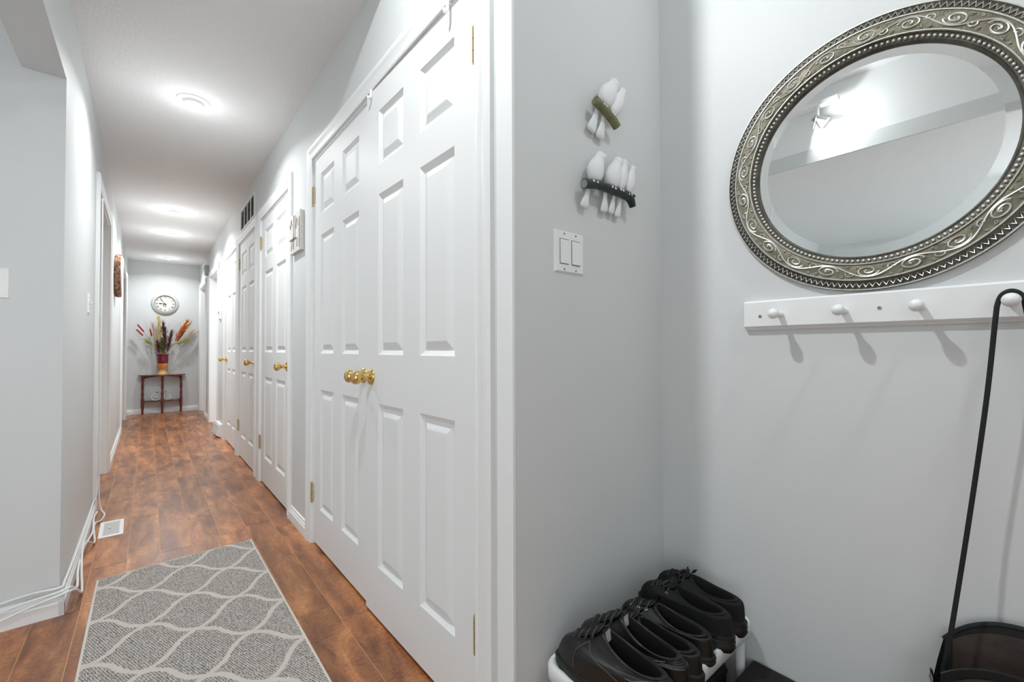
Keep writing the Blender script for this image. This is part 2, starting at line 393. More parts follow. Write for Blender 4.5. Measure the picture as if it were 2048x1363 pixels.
# baseboards
BB = [(0, 0), (.0, .016), (.050, .016), (.054, .012), (.062, .012), (.066, .008), (.078, .006), (.082, 0)]
bn = [0]
def baseboard(name, p0, p1, nrm, label, cat='baseboard'):
    """profile (height, thickness)"""
    p0, p1, nrm = Vector(p0), Vector(p1), Vector(nrm); b = MB(); vs = []
    for P in (p0, p1):
        for h, tk in BB: vs.append(P + nrm*tk + Vector((0, 0, h)))
    k = len(BB); fs = [(j, (j+1) % k, k+(j+1) % k, k+j) for j in range(k)] + [tuple(range(k))[::-1], tuple(range(k, 2*k))]
    b.add(vs, fs); return struct(b.build(name, 'trim'), label, cat)
ly = [LY-.016] + [v for o in OPEN_L for v in (o[0]-CW, o[1]+CW)] + [FY]
baseboard('baseboard_left', (LX, ly[0], 0), (LX, ly[1], 0), (1,0,0), 'white baseboard under the white cables on the near left wall')
baseboard('baseboard_left_middle', (LX, ly[2], 0), (LX, ly[3], 0), (1,0,0), 'white baseboard between the two left doorways')
baseboard('baseboard_left_end', (LX, ly[4], 0), (LX, ly[5], 0), (1,0,0), 'short white baseboard beyond the last left doorway')
baseboard('baseboard_corner', (-4.8, LY, 0), (LX+.016, LY, 0), (0,-1,0), 'white baseboard below the cables at the bottom left')
baseboard('baseboard_end', (LX, FY, 0), (A+1.0, FY, 0), (0,-1,0), 'white baseboard behind the half-round table')
ry = [(OPEN_R[0][1]+CW, OPEN_R[1][0]-CW, 'white baseboard below the whitewashed plaque'), (OPEN_R[3][1]+CW, OPEN_R[4][0]-CW, 'white baseboard below the thermostat and register'),
      (OPEN_R[4][1]+CW, OPEN_R[5][0]-CW, 'white baseboard between the two open doorways on the right')]
for i, (a_, b_, l_) in enumerate(ry): baseboard('baseboard_right_%d' % i, (A, a_, 0), (A, b_, 0), (-1,0,0), l_)

# ---------------------------------------------------------------- doors
def door_leaf(idx, y0, y1, hinge_low, label, stile=.11, mid=.118, gap_t=.006, z0=.014, knob_at=None, ang=0, hinges=(.27, 1.855), hcol='hinge', knob=True, xoff=0, piv=None):
    """six panel leaf standing in the plane X = A, face towards -X. local x runs along +Y, local y towards -X"""
    W = y1-y0-.006; H = DH-.005
    root_y = y0+.003
    f = MB(); cols = [0, stile, stile+(W-2*stile-mid)/2, W-stile-(W-2*stile-mid)/2, W-stile, W]
    rows = [z0, .205, .822, 1.008, 1.622, 1.735, 1.945, H]
    pan = []
    for i in range(5):
        for j in range(7):
            if i in (1, 3) and j in (1, 3, 5): pan.append((cols[i], cols[i+1], rows[j], rows[j+1])); continue
            f.quad((cols[i], 0, rows[j]), (cols[i+1], 0, rows[j]), (cols[i+1], 0, rows[j+1]), (cols[i], 0, rows[j+1]))
    t = -.035
    f.quad((0, t, z0), (W, t, z0), (W, t, H), (0, t, H)); f.quad((0,0,z0),(0,t,z0),(0,t,H),(0,0,H)); f.quad((W,0,z0),(W,t,z0),(W,t,H),(W,0,H))
    f.quad((0,0,z0),(W,0,z0),(W,t,z0),(0,t,z0)); f.quad((0,0,H),(W,0,H),(W,t,H),(0,t,H))
    leaf = f.build('door_%d' % idx, 'door'); leaf.rotation_euler = (0, 0, PI/2); leaf.location = (A+.004+xoff, root_y, 0)
    if ang: # slightly ajar, pivots on the hinge edge
        leaf.rotation_euler = (0, 0, PI/2+ang)
    struct(leaf, label, 'door')
    for (x0, x1, za, zb) in pan:
        q = MB(); R = [(0, 0), (.004, -.003), (.016, -.0105), (.021, -.0105), (.042, -.0025), (.046, -.0015)]
        vs = []
        for ins, d in R: vs += [(x0+ins, d, za+ins), (x1-ins, d, za+ins), (x1-ins, d, zb-ins), (x0+ins, d, zb-ins)]
        fs = []
        for k in range(len(R)-1):
            for e in range(4): fs.append((k*4+e, k*4+(e+1) % 4, k*4+4+(e+1) % 4, k*4+4+e))
        fs.append(tuple(range(len(R)*4-4, len(R)*4))); q.add(vs, fs)
        q.build('panel', 'door', leaf)
    # hinges: knuckle barrel on the hinge edge
    hx = 0 if hinge_low else W
    for hz in hinges:
        h = MB(); h.tube([(hx, .008, hz-.048), (hx, .008, hz+.048)], .0068, 10); 
        for q in (-.05, .05): h.ball((hx, .008, hz+q), .0062, 8, 5)
        for q in (-.017, .017): h.tube([(hx, .008, hz+q-.0008), (hx, .008, hz+q+.0008)], .0076, 10)
        h.box((hx-.012, -.001, hz-.045), (hx+.012, .0022, hz+.045))
        h.build('hinge', hcol, leaf, smooth=True)
    if knob:
        kx = knob_at if knob_at is not None else (W-.06 if hinge_low else .06)
        kb = MB(); kz = .921
        prof = [(.0, .078), (.012, .0775), (.020, .074), (.0255, .067), (.027, .059), (.0255, .051), (.019, .043), (.0125, .037), (.0115, .026), (.0125, .018), (.014, .012)]
        kb.lathe([(max(r, 1e-4), h) for r, h in prof], (kx, 0, kz), axis=1, n=28)
        kn = kb.build('door_knob', 'brass', leaf, smooth=True, angle=60)
        MB().lathe([(.0, .012), (.014, .012), (.022, .010), (.030, .006), (.0325, .002), (.0325, 0)][::-1], (kx, 0, kz), axis=1, n=28).build('knob_rose', 'brass', kn, smooth=True, angle=60)
    return leaf
mdl = 1.712
d1 = door_leaf(1, .955, mdl, True, 'nearer white six-panel closet door of the double pair', stile=.112, knob_at=mdl-.955-.052, xoff=-.002, ang=.014)
d2 = door_leaf(2, mdl+.001, 2.475, False, 'farther white six-panel closet door of the double pair', stile=.112, knob_at=.052)
d3 = door_leaf(3, *OPEN_R[1], False, 'white six-panel single door beyond the whitewashed plaque', stile=.12, hinges=(.31, 1.865))
d4 = door_leaf(4, *OPEN_R[2], False, 'white six-panel door below the return-air grille', hinges=(.30, 1.86))
d5 = door_leaf(5, *OPEN_R[3], True, 'farthest closed white six-panel door, nearest the thermostat', hinges=(.30, 1.86))
d5.children  # knob on the far edge
# open leaf in the first open doorway, swung back into its room
o6 = door_leaf(6, 0, .86, True, 'white door swung open inside the first open doorway on the right', knob=False, hinges=())
o6.rotation_euler = (0, 0, 0); o6.location = (A+TH+.004, OPEN_R[4][1]-.03, 0)
# dark-coloured sheets behind the closed doors stand in for shade in the gaps
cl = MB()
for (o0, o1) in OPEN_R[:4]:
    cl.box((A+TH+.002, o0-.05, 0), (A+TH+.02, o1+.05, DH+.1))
struct(cl.build('wall_shade_backing', 'gap'), 'dark-coloured sheets behind the closed doors, standing in for shade', 'closet backing')

# over-door hooks on the closet doors
for (yy, lb) in ((1.655, 'small white metal over-door hook near the meeting edge of the double doors'), (1.085, 'small white metal over-door hook near the hinge side of the double doors')):
    t = thing('over_door_hook', lb, 'hook', (A-.0125, yy, 2.045), 0)
    MB().tube([(.03, 0, .004), (0, 0, .004), (-.001, 0, -.014), (-.004, .0, -.026), (-.012, .0, -.030), (-.015, 0, -.022)], .006, 4, up=(0,1,0), sq=1).build('strip', 'trim', t)
    t.children[0].scale = (1, 1, 1)

# ---------------------------------------------------------------- ceiling lights
for i, (x, y) in enumerate(POTS):
    lb = ['nearest recessed ceiling light, glowing bright', 'second recessed ceiling light, thin dark rim', 'third recessed ceiling light, glowing', 'farthest recessed ceiling light, next to the end wall'][i]
    t = thing('ceiling_light', lb, 'ceiling light', (x, y, CEIL), 0, 'recessed ceiling lights along the hallway')
    MB().lathe([(.050, -.002), (.056, -.010), (.078, -.006), (.082, 0), (.050, 0)], n=36, close=True).build('trim_ring', 'plastic', t, smooth=True)
    MB().lathe([(.050, -.001), (.049, -.014), (.045, -.022), (.041, -.022), (.041, -.001)], n=32, close=True).build('eyeball', 'plastic', t, smooth=True)
    MB().lathe([(.0001, -.024), (.030, -.0235), (.040, -.019), (.040, -.015)][::-1], n=28).build('bulb', 'lamp', t, smooth=True)

# track light in the raised ceiling (seen in the mirror), a second head lights the foyer
def spot_head(x, y, z, aim, label):
    t = thing('track_light', label, 'track light', (x, y, z))
    MB().box((-.03, -.13, .0), (.03, .13, .03)).build('track', 'plastic', t)
    MB().tube([(0, 0, 0), (0, 0, -.09)], .011, 10).build('stem', 'plastic', t, smooth=True)
    d = Vector(aim).normalized(); a = Vector((0, 0, -.09)) - d*.03
    g = MB(); q = []
    for s_, r in ((0, .022), (.035, .024), (.05, .030), (.085, .046), (.088, .049)):
        q.append((a+d*s_, r))
    g.tube([p for p, r in q], [r for p, r in q], 20, caps=True).build('lamp_cup', 'steel', t, smooth=True)
    MB().tube([a+d*.089, a+d*.0905], .04, 20).build('bulb', 'lamp', t)
    return t
spot_head(-1.10, .98, 2.80, (-.35, -.8, -.75), 'white track light with a steel lamp cup, reflected in the mirror')

# ---------------------------------------------------------------- wall fittings
# return-air grille over the third door
t = thing('air_grille', 'white return-air grille with dark slots above the third door', 'vent', (A, 4.485, 2.245))
g = MB(); y0, y1, z0, z1 = -.345, .345, -.107, .107; e = .018
g.box((-.012, y0, z0), (0, y0+e, z1)); g.box((-.012, y1-e, z0), (0, y1, z1)); g.box((-.012, y0+e, z0), (0, y1-e, z0+e)); g.box((-.012, y0+e, z1-e), (0, y1-e, z1))
g.build('frame', 'trim', t)
MB().box((-.002, y0+e, z0+e), (-.0008, y1-e, z1-e)).build('backing', 'dark', t)
for k in range(1, 4): MB().box((-.011, y0+e+(y1-y0-2*e)*k/4-.006, z0+e), (-.002, y0+e+(y1-y0-2*e)*k/4+.006, z1-e)).build('divider', 'trim', t)
sl = MB()
for k in range(1, 9):
    zz = z0+e+(z1-z0-2*e)*k/9; sl.add([(-.009, y0+e, zz-.004), (-.003, y0+e, zz), (-.003, y1-e, zz), (-.009, y1-e, zz-.004)], [(0,1,2,3)])
sl.build('slat', 'slot', t, normals=False)

# whitewashed plaque between closet and next door
t = thing('wall_plaque', 'small whitewashed relief plaque hanging between the closet and the next door', 'wall decoration', (A-.001, 2.77, 1.715))
MB().box((-.022, -.11, -.115), (0, .11, .115)).build('board', 'plaque', t)
MB().box((-.028, -.015, -.03), (-.022, .10, .10)).build('raised_tile', 'plaque', t)
r = MB()
for pts in ([(-.10,.075),(-.10,-.1)], [(.0,.10),(.0,-.1)], [(-.04,-.035),(.1,-.035)], [(-.08,.03),(-.045,.08),(-.03,.02)], [(.03,.04),(.05,.085),(.07,.03),(.09,.06)], [(-.06,-.04),(-.05,-.09)], [(.03,-.06),(.055,-.1)]):
    r.tube([(-.029 if abs(p[0]-.04) < .07 else -.023, p[0], p[1]) for p in pts], .0022, 5)
r.build('relief_lines', 'redline', t)

def switch_plate(name, label, org, rz, w_, gangs, kind='rocker', z=None, sub=True):
    """plate lies in local XZ plane, faces local -Y"""
    t = thing(name, label, 'light switch', org, rz)
    h = .114; b = .004
    p = MB(); vs = [(-w_/2,0,-h/2),(w_/2,0,-h/2),(w_/2,0,h/2),(-w_/2,0,h/2),(-w_/2+b,-.006,-h/2+b),(w_/2-b,-.006,-h/2+b),(w_/2-b,-.006,h/2-b),(-w_/2+b,-.006,h/2-b)]
    p.add(vs, [(0,1,5,4),(1,2,6,5),(2,3,7,6),(3,0,4,7),(4,5,6,7)]); p.build('plate', 'plastic', t)
    for g_ in range(gangs):
        cx = (g_-(gangs-1)/2)*.046
        if kind == 'rocker':
            fr = MB(); fr.box((cx-.0175, -.0066, -.034), (cx+.0175, -.0061, .034)); fr.build('rocker_gap', 'gap', t)
            rk = MB(); rk.add([(cx-.0162,-.0068,-.0325),(cx+.0162,-.0068,-.0325),(cx+.0162,-.0068,.0325),(cx-.0162,-.0068,.0325),
                               (cx-.0158,-.0105 if g_ else -.0085,-.032),(cx+.0158,-.0105 if g_ else -.0085,-.032),(cx+.0158,-.008,.032),(cx-.0158,-.008,.032)],
                              [(0,1,5,4),(1,2,6,5),(2,3,7,6),(3,0,4,7),(4,5,6,7)]); rk.build('rocker', 'plastic', t)
            sz = .048
        else:
            MB().box((cx-.006, -.0066, -.012), (cx+.006, -.0061, .012)).build('slot', 'slot', t)
            MB().box((cx-.004, -.018, -.002), (cx+.004, -.006, .008)).build('toggle', 'plastic', t)
            sz = .03
        for q in (-sz, sz):
            s_ = MB(); s_.tube([(cx, -.006, q), (cx, -.0072, q)], .0026, 8); s_.build('screw', 'slot', t)
    return t
switch_plate('light_switch', 'white double rocker switch plate below the bird sculptures', (.878, C, 1.290), 0, .114, 2)
switch_plate('light_switch', 'white switch plate on the wall at the far left edge', (-.455, LY, 1.279), 0, .116, 2, 'toggle')
switch_plate('light_switch', 'slim white switch plate seen edge-on before the first left doorway', (LX, 3.36, 1.29), PI/2, .07, 1, 'toggle')

# thermostat and little box by the open doorways
t = thing('thermostat', 'small white thermostat beside the first open doorway on the right', 'thermostat', (A, 6.36, 1.46))
MB().box((-.022, -.055, -.06), (0, .055, .06)).build('housing', 'plastic', t); MB().box((-.0235, -.03, .0), (-.022, .03, .035)).build('display', 'slot', t)
MB().box((-.006, .06, -.06), (-.001, .10, .06)).build('side_plate', 'steel', t)
t = thing('door_chime', 'small grey box high on the wall between the open doorways', 'door chime', (A, 7.83, 2.19))
MB().box((-.045, -.07, -.06), (0, .07, .085)).build('housing', 'steel', t)
b = MB()
for q in (-.035, .0, .035, .06): b.box((-.047, -.045, q-.007), (-.045, .045, q+.007))
b.build('grille', 'dark', t)
# baseboard register
t = thing('wall_register', 'white baseboard heat register below the thermostat', 'vent', (A, 6.29, 0))
MB().add([(-.016,-.2,.0),(-.016,.2,0),(-.065,.2,.03),(-.065,-.2,.03),(-.03,.2,.15),(-.03,-.2,.15),(-.001,.2,.15),(-.001,-.2,.15),(-.001,.2,0),(-.001,-.2,0)],
         [(0,1,2,3),(3,2,4,5),(5,4,6,7),(0,3,5,7,9),(1,8,6,4,2)]).build('cover', 'trim', t)
b = MB()
for k in range(5):
    z = .045+k*.018; x = -.065+.035*(z-.03)/.12-.001; b.box((x-.001, -.18, z-.003), (x+.002, .18, z+.003))
b.build('louvre', 'slot', t)
# floor vent
t = thing('floor_vent', 'white metal floor vent in the wood floor before the rug', 'vent', (-.152, 3.418, 0), .02)
p = MB(); a_, b_ = .052, .145; ia, ib = .034, .115
p.box((-a_, -b_, 0), (a_, -ib, .004)); p.box((-a_, ib, 0), (a_, b_, .004)); p.box((-a_, -ib, 0), (-ia, ib, .004)); p.box((ia, -ib, 0), (a_, ib, .004))
p.build('frame', 'trim', t); MB().box((-ia, -ib, 0), (ia, ib, .001)).build('duct', 'slot', t)
for k in range(17):
    yy = -ib+.007+k*(2*ib-.014)/16
    MB().add([(-ia,yy-.004,.0012),(ia,yy-.004,.0012),(ia,yy+.004,.0036),(-ia,yy+.004,.0036)], [(0,1,2,3)]).build('louvre', 'greyvent', t, normals=False)
MB().box((-.012, .0, .003), (-.002, .012, .008)).build('lever', 'plastic', t)

# log slice on the left wall (seen edge-on)
t = thing('log_slice', 'round bark-edged wood slice hanging on the left wall', 'wall decoration', (LX, 5.80, 1.765))
b = MB(); n = 56; R = .205; vs = []
for (x, sc) in ((.002, .97), (.012, 1.0), (.030, 1.01), (.048, .985)):
    for k in range(n):
        a = 2*PI*k/n; rr = R*sc*(1+.035*math.sin(5*a+1)+.02*math.sin(13*a)+.012*random.uniform(-1, 1)); vs.append((x, rr*math.cos(a), rr*math.sin(a)))
fs = [(i*n+k, i*n+(k+1) % n, (i+1)*n+(k+1) % n, (i+1)*n+k) for i in range(3) for k in range(n)]; b.add(vs, fs).build('bark', 'bark', t)
b = MB(); b.add([(.049, R*.97*math.cos(2*PI*k/n), R*.97*math.sin(2*PI*k/n)) for k in range(n)] + [(.056, R*.955*math.cos(2*PI*k/n), R*.955*math.sin(2*PI*k/n)) for k in range(n)] + [(.001, R*.95*math.cos(2*PI*k/n), R*.95*math.sin(2*PI*k/n)) for k in range(n)],
                [tuple(range(n, 2*n)), tuple(range(2*n, 3*n))] + [(k, (k+1) % n, n+(k+1) % n, n+k) for k in range(n)]); b.build('face', 'wood_face', t)

# white cables lying along the left baseboards
def catmull(P, n=10):
    P = [Vector(p) for p in P]; P = [P[0]*2-P[1]] + P + [P[-1]*2-P[-2]]; out = []
    for i in range(1, len(P)-2):
        for k in range(n):
            t_ = k/n; a, b_, c, d = P[i-1], P[i], P[i+1], P[i+2]
            out.append(.5*((2*b_)+(c-a)*t_+(2*a-5*b_+4*c-d)*t_**2+(3*b_-a-3*c+d)*t_**3))
    out.append(P[-2]); return out
x1, y1_ = LX+.022, LY-.022
cabs = [
 ([(-1.6, y1_+.016, .10), (-.62, y1_+.012, .088), (-.45, y1_+.012, .096), (-.33, y1_+.010, .110), (LX+.004, y1_+.0, .112), (x1-.012, LY+.05, .11), (x1-.012, 2.8, .094), (x1-.012, 3.3, .092), (x1-.014, 3.70, .098), (x1-.004, 3.775, .13), (x1+.006, 3.80, .4), (x1+.005, 3.802, .9), (x1+.006, 3.80, 1.5), (x1+.005, 3.80, 2.0)],
  'white cable on top of the baseboard that climbs the doorway casing'),
 ([(-1.6, y1_, .06), (-.6, y1_-.002, .05), (-.45, y1_-.002, .06), (-.36, y1_-.004, .085), (LX, y1_-.008, .098), (x1+.008, LY-.0, .095), (x1+.02, 2.53, .06), (x1+.008, 2.7, .07), (x1, 3.0, .055), (x1+.012, 3.3, .04), (x1+.004, 3.5, .06), (x1+.004, 3.72, .03)],
  'white cable drooping around the wall corner and over the baseboard'),
 ([(-1.6, y1_-.004, .03), (-.62, y1_-.006, .025), (-.45, y1_-.008, .035), (-.33, y1_-.012, .07), (LX+.01, y1_-.018, .09), (x1+.02, LY+.03, .07), (x1+.03, 2.58, .015), (x1+.015, 2.75, .045), (x1+.006, 2.9, .09), (x1+.01, 3.05, .07), (x1+.026, 3.2, .012), (x1+.01, 3.4, .03), (x1+.012, 3.5, .03), (x1+.026, 3.60, .006), (x1+.036, 3.72, .006), (x1+.016, 3.785, .03), (x1+.006, 3.79, .13), (x1+.005, 3.79, .5)],
  'white cable that sags onto the floor before the first left doorway'),
]
for P, lb in cabs: tag(MB().tube(catmull(P, 8), .0042, 8).build('cable', 'cable', smooth=True), lb, 'cable', 'white cables along the left baseboard')
tag(MB().tube(catmull([(x1-.012, 5.06, .10), (x1-.012, 5.5, .094), (x1-.008, 6.1, .096), (x1-.012, 6.8, .093), (x1-.010, 7.1, .095)], 6), .005, 8).build('cable', 'cable', smooth=True), 'white cable on the baseboard between the left doorways', 'cable')

# ---------------------------------------------------------------- rug
rug = thing('runner_rug', 'grey woven runner rug with an off-white trellis pattern on the wood floor', 'rug')
c0, c1 = Vector((-.166, 2.684, 0)), Vector((.436, 2.722, 0)); c2, c3 = Vector((.446, .70, 0)), Vector((-.162, .70, 0))
q = MB(); e_ = .009
def rugpt(u_, v_, z): 
    p_ = c0.lerp(c1, u_).lerp(c3.lerp(c2, u_), v_); return (p_.x, p_.y, z)
nx_, ny_ = 12, 36; vs = [rugpt(.012+.976*i/nx_, .004+.99*j/ny_, .0085+.0008*math.sin(i*1.9+j*.7)) for j in range(ny_+1) for i in range(nx_+1)]
q.add(vs, [(j*(nx_+1)+i, j*(nx_+1)+i+1, (j+1)*(nx_+1)+i+1, (j+1)*(nx_+1)+i) for j in range(ny_) for i in range(nx_)]); q.build('pile', 'rug', rug, smooth=True)
q = MB(); q.tube([rugpt(.008, 1, .0045), rugpt(.006, .5, .0045), rugpt(.006, .003, .0045), rugpt(.5, .002, .0045), rugpt(.994, .003, .0045), rugpt(.994, .5, .0045), rugpt(.992, 1, .0045)], .0052, 8, up=(0,0,1), sq=.85)
q.build('binding', 'rugedge', rug, smooth=True)

# ---------------------------------------------------------------- end of the hallway
# clock
t = thing('wall_clock', 'round off-white wall clock with roman numerals above the vase', 'clock', (.212, FY, 1.787))
MB().lathe([(.130, -.022), (.136, -.034), (.146, -.036), (.154, -.030), (.160, -.030), (.172, -.020), (.182, -.006), (.184, 0), (.130, 0)], axis=1, n=64, close=True).build('rim', 'clockrim', t, smooth=True, angle=50)
MB().lathe([(.130, -.020), (.1315, -.031), (.1385, -.0365), (.1395, -.024)], axis=1, n=64, close=True).build('inner_ring', 'slot', t, smooth=True)
MB().lathe([(.0001, -.018), (.134, -.018), (.134, -.006), (.0001, -.006)], axis=1, n=64).build('dial', 'clockface', t)
for k, s_ in enumerate(['XII','I','II','III','IIII','V','VI','VII','VIII','IX','X','XI']):
    a = PI/2-2*PI*k/12
    cu = bpy.data.curves.new('numeral', 'FONT'); cu.body = s_; cu.size = .037; cu.align_x = 'CENTER'; cu.align_y = 'CENTER'; cu.extrude = .0006; cu.offset = 0
    tmp = bpy.data.objects.new('numeral_text', cu); COL.objects.link(tmp); bpy.context.view_layer.update()
    me = bpy.data.meshes.new_from_object(tmp.evaluated_get(bpy.context.evaluated_depsgraph_get())); bpy.data.objects.remove(tmp); bpy.data.curves.remove(cu)
    me.materials.clear(); me.materials.append(M['ink']); o = bpy.data.objects.new('numeral', me); COL.objects.link(o); o.parent = t
    o.location = (.106*math.cos(a), -.0192, .106*math.sin(a)); o.rotation_euler = (PI/2, -(a-PI/2), 0)
    if len(s_) > 2: o.scale = (.75, 1, 1)
b = MB(); 
for k in range(60):
    a = 2*PI*k/60; b.box((0,0,0),(0,0,0)) if False else b.tube([(.124*math.cos(a), -.0185, .124*math.sin(a)), (.128*math.cos(a), -.0185, .128*math.sin(a))], .0008, 4)
b.build('minute_marks', 'ink', t)
b = MB().lathe([(.012, -.019), (.012, -.0195), (.020, -.0195), (.020, -.019)], c=(-.005, 0, -.026), axis=1, n=20, close=True); b.build('subdial', 'ink', t)
def hand(ang, ln, wd, nm):
    d = Vector((math.cos(ang), 0, math.sin(ang))); s_ = Vector((-d.z, 0, d.x)); y_ = Vector((0, -.023, 0))
    pts = [y_-d*.02-s_*wd*.5, y_-d*.02+s_*wd*.5, y_+d*ln*.55+s_*wd*.5, y_+d*ln*.68+s_*wd*1.6, y_+d*ln, y_+d*ln*.68-s_*wd*1.6, y_+d*ln*.55-s_*wd*.5]
    back = [p+Vector((0,.0015,0)) for p in pts]; n = len(pts)
    MB().add(pts+back, [tuple(range(n)), tuple(range(n, 2*n))[::-1]] + [(i, (i+1) % n, n+(i+1) % n, n+i) for i in range(n)]).build(nm, 'ink', t)
hand(PI/2+math.radians(38), .108, .004, 'minute_hand'); hand(PI-.03, .085, .006, 'hour_hand')
MB().lathe([(.0001,-.026),(.006,-.025),(.006,-.018)], axis=1, n=12).build('hub', 'ink', t)

# half-round side table
tx, ty = .186, FY-.012; TZ = .625
t = thing('side_table', 'dark cherry half-round side table with turned legs against the end wall', 'table', (tx, ty, 0))
def halfround(w_, d_, z0, z1, n=28, lip=0):
    pts = [(-w_, 0)] + [(-w_*math.cos(PI*k/n), -d_*math.sin(PI*k/n)**.75-.012) for k in range(n+1)] + [(w_, 0)]
    m = len(pts); vs = []; lv = [(z0, 1-lip), (z0+(z1-z0)*.4, 1), (z1-(z1-z0)*.2, 1), (z1, 1-lip*.5)]
    for z, s_ in lv: vs += [(x*s_, y_*s_, z) for x, y_ in pts]
    fs = [(i*m+k, i*m+(k+1) % m, (i+1)*m+(k+1) % m, (i+1)*m+k) for i in range(len(lv)-1) for k in range(m)]
    fs += [tuple(range(m))[::-1], tuple(range((len(lv)-1)*m, len(lv)*m))]
    return MB().add(vs, fs)
halfround(.305, .20, TZ-.020, TZ, lip=.02).build('tabletop', 'cherry', t, smooth=True)
halfround(.235, .155, .197, .212).build('shelf', 'cherry', t, smooth=True)
for sx in (-1, 1):
    pts = []
    for k in range(13):
        u_ = k/12; z = TZ-.02-.035*(1-u_)**1.4 - .006
        pts.append((sx*(.24-.20*u_), -.03-.10*u_**.7, z))
    ap = MB(); vs = []
    for p_ in pts: vs += [(p_[0], p_[1], TZ-.019), (p_[0], p_[1], p_[2]), (p_[0], p_[1]+.012, p_[2]), (p_[0], p_[1]+.012, TZ-.019)]
    ap.add(vs, [(4*i+j, 4*i+(j+1) % 4, 4*i+4+(j+1) % 4, 4*i+4+j) for i in range(12) for j in range(4)] + [(0,1,2,3), (48,49,50,51)]); ap.build('apron', 'cherry', t)
legp = [(.012, 0), (.015, .02), (.013, .045), (.017, .09), (.020, .13), (.021, .175), (.021, .235), (.016, .25), (.014, .28), (.018, .31), (.018, .33), (.013, .36), (.018, .42), (.019, .46), (.014, .49), (.018, .52), (.020, .54), (.020, TZ-.02)]
for lx_, ly_ in ((-.245, -.035), (.245, -.035), (.0, -.135)):
    MB().lathe(legp, (lx_, ly_, 0), n=16).build('leg', 'cherry', t, smooth=True, angle=50)

# vase with dried arrangement
VX, VY = .187, FY-.115
v = thing('vase', 'urn-shaped vase, burgundy above and amber below, on the half-round table', 'vase', (VX, VY, TZ))
MB().lathe([(.068, .182), (.070, .19), (.0715, .30), (.073, .316), (.080, .318), (.082, .326), (.080, .334), (.072, .334), (.066, .32), (.062, .2), (.055, .184)], n=36, close=True).build('collar', 'burg', v, smooth=True)
MB().lathe([(.0001, .02), (.03, .04), (.043, .085), (.060, .125), (.068, .16), (.0685, .182), (.062, .181), (.0001, .12)][::-1], n=36).build('bowl', 'amber', v, smooth=True)
MB().lathe([(.068, 0), (.070, .012), (.060, .03), (.046, .055), (.042, .075), (.043, .086), (.0001, .086)], n=36).build('foot', 'sand', v, smooth=True)
b = MB()
for sx in (-1, 1):
    for sz in (-1, 1):
        P = [(sx*(.004+.03*k/10*math.cos(k/10*1.2)), -.0745-.001, .256+sz*(.004+.035*math.sin(k/10*2.6)*.8)) for k in range(11)]
        P = [(p_[0], -math.sqrt(max(.0735**2-p_[0]**2, 0))-.001, p_[2]) for p_ in P]
        b.tube(P, .0022, 5)
b.ball((0, -.0735, .256), .008, 8, 6); b.build('scroll_relief', 'burg2', v, smooth=True)

base = Vector((VX, VY, TZ+.31))
def stalk(tip, r0=.002, r1=.001, bend=.05, rnd=.01):
    tip = Vector(tip); st = base + Vector((random.uniform(-.03, .03), random.uniform(-.02, .02), 0)); d = tip-st
    side = Vector((-d.z, 0, d.x)).normalized()*bend
    pts = [st + d*k/8 + side*math.sin(PI*k/8)*.5 for k in range(9)]
    return pts
YB = VY
def W(u, v_, y=None): # measured point on the upright plane of the arrangement
    p_ = at(u, v_, 1, y or YB); return p_
def plume(tip_uv, start_uv, m, label, width=.03, n=90, cat='dried plume', hair=.05, group=None, stemm=None, dy=0, rr=.0024):
    tip, st = W(*tip_uv) + Vector((0, dy, 0)), W(*start_uv) + Vector((0, dy*.5, 0))
    t = thing('dried_plume', label, cat, tuple(base), 0, group)
    b = MB(); d = tip-st
    for k in range(int(n*1.5)):
        u_ = random.random()**.8; o = st + d*u_; dirn = (d.normalized() + Vector((random.uniform(-1,1), random.uniform(-.6,.6), random.uniform(-1,1)))*.28).normalized()
        off = Vector((random.gauss(0,1), random.gauss(0,.7), random.gauss(0,.4)))*width*(math.sin(PI*min(1, u_*.85+.15))*.6+.15)*.5
        L_ = hair*random.uniform(.5, 1.2); p0 = o-base+off*.3; 
        b.tube([p0, p0+dirn*L_*.5+off*.5, p0+dirn*L_+off*.9], [rr, rr*.9, rr*.3], 4, caps=False)
    b.build('hairs', m, t)
    pts = [base + (st-base)*k/5 + Vector((0,0,.0))*k for k in range(6)] + [tip]
    pts = [base + Vector((random.uniform(-.02,.02), 0, -.02))] + [base.lerp(st, k/4) for k in range(1, 5)] + [st.lerp(tip, .9)]
    MB().tube([p_-base for p_ in pts], [.0025]*5+[.001], 6).build('stem', stemm or m, t)
    return t
def cattail(a_uv, b_uv, label):
    a_, b_ = W(*a_uv), W(*b_uv); t = thing('cattail', label, 'dried flower', tuple(base), 0, 'red cattails in the vase')
    d = (b_-a_).normalized(); a_ -= base; b_ -= base
    MB().tube([a_, a_.lerp(b_, .06), a_.lerp(b_, .2), a_.lerp(b_, .8), a_.lerp(b_, .94), b_], [.003, .009, .0105, .0105, .009, .003], 12).build('seed_head', 'red', t, smooth=True)
    MB().tube([b_, b_+d*.05], [.0012, .0006], 5).build('tip', 'greygrass', t)
    MB().tube(catmull([Vector((0,0,-.02)), Vector((0,0,.0)).lerp(a_, .5)+Vector((0,.0,-.01)), a_], 6), .0017, 6).build('stem', 'greygrass', t)
cattail((288, 663), (274.5, 648), 'upper red cattail at the left of the arrangement'); cattail((286, 671), (272.5, 658), 'lower red cattail at the left of the arrangement')
cattail((304, 672), (300, 657), 'red cattail beside the cream plume, nearer the middle')
plume((318, 637), (319, 685), 'cream', 'tall cream plume in the middle of the arrangement', .05, 150, hair=.09)
plume((306, 650), (313, 702), 'straw', 'pale straw plume leaning left of the cream plume', .028, 90, hair=.08)
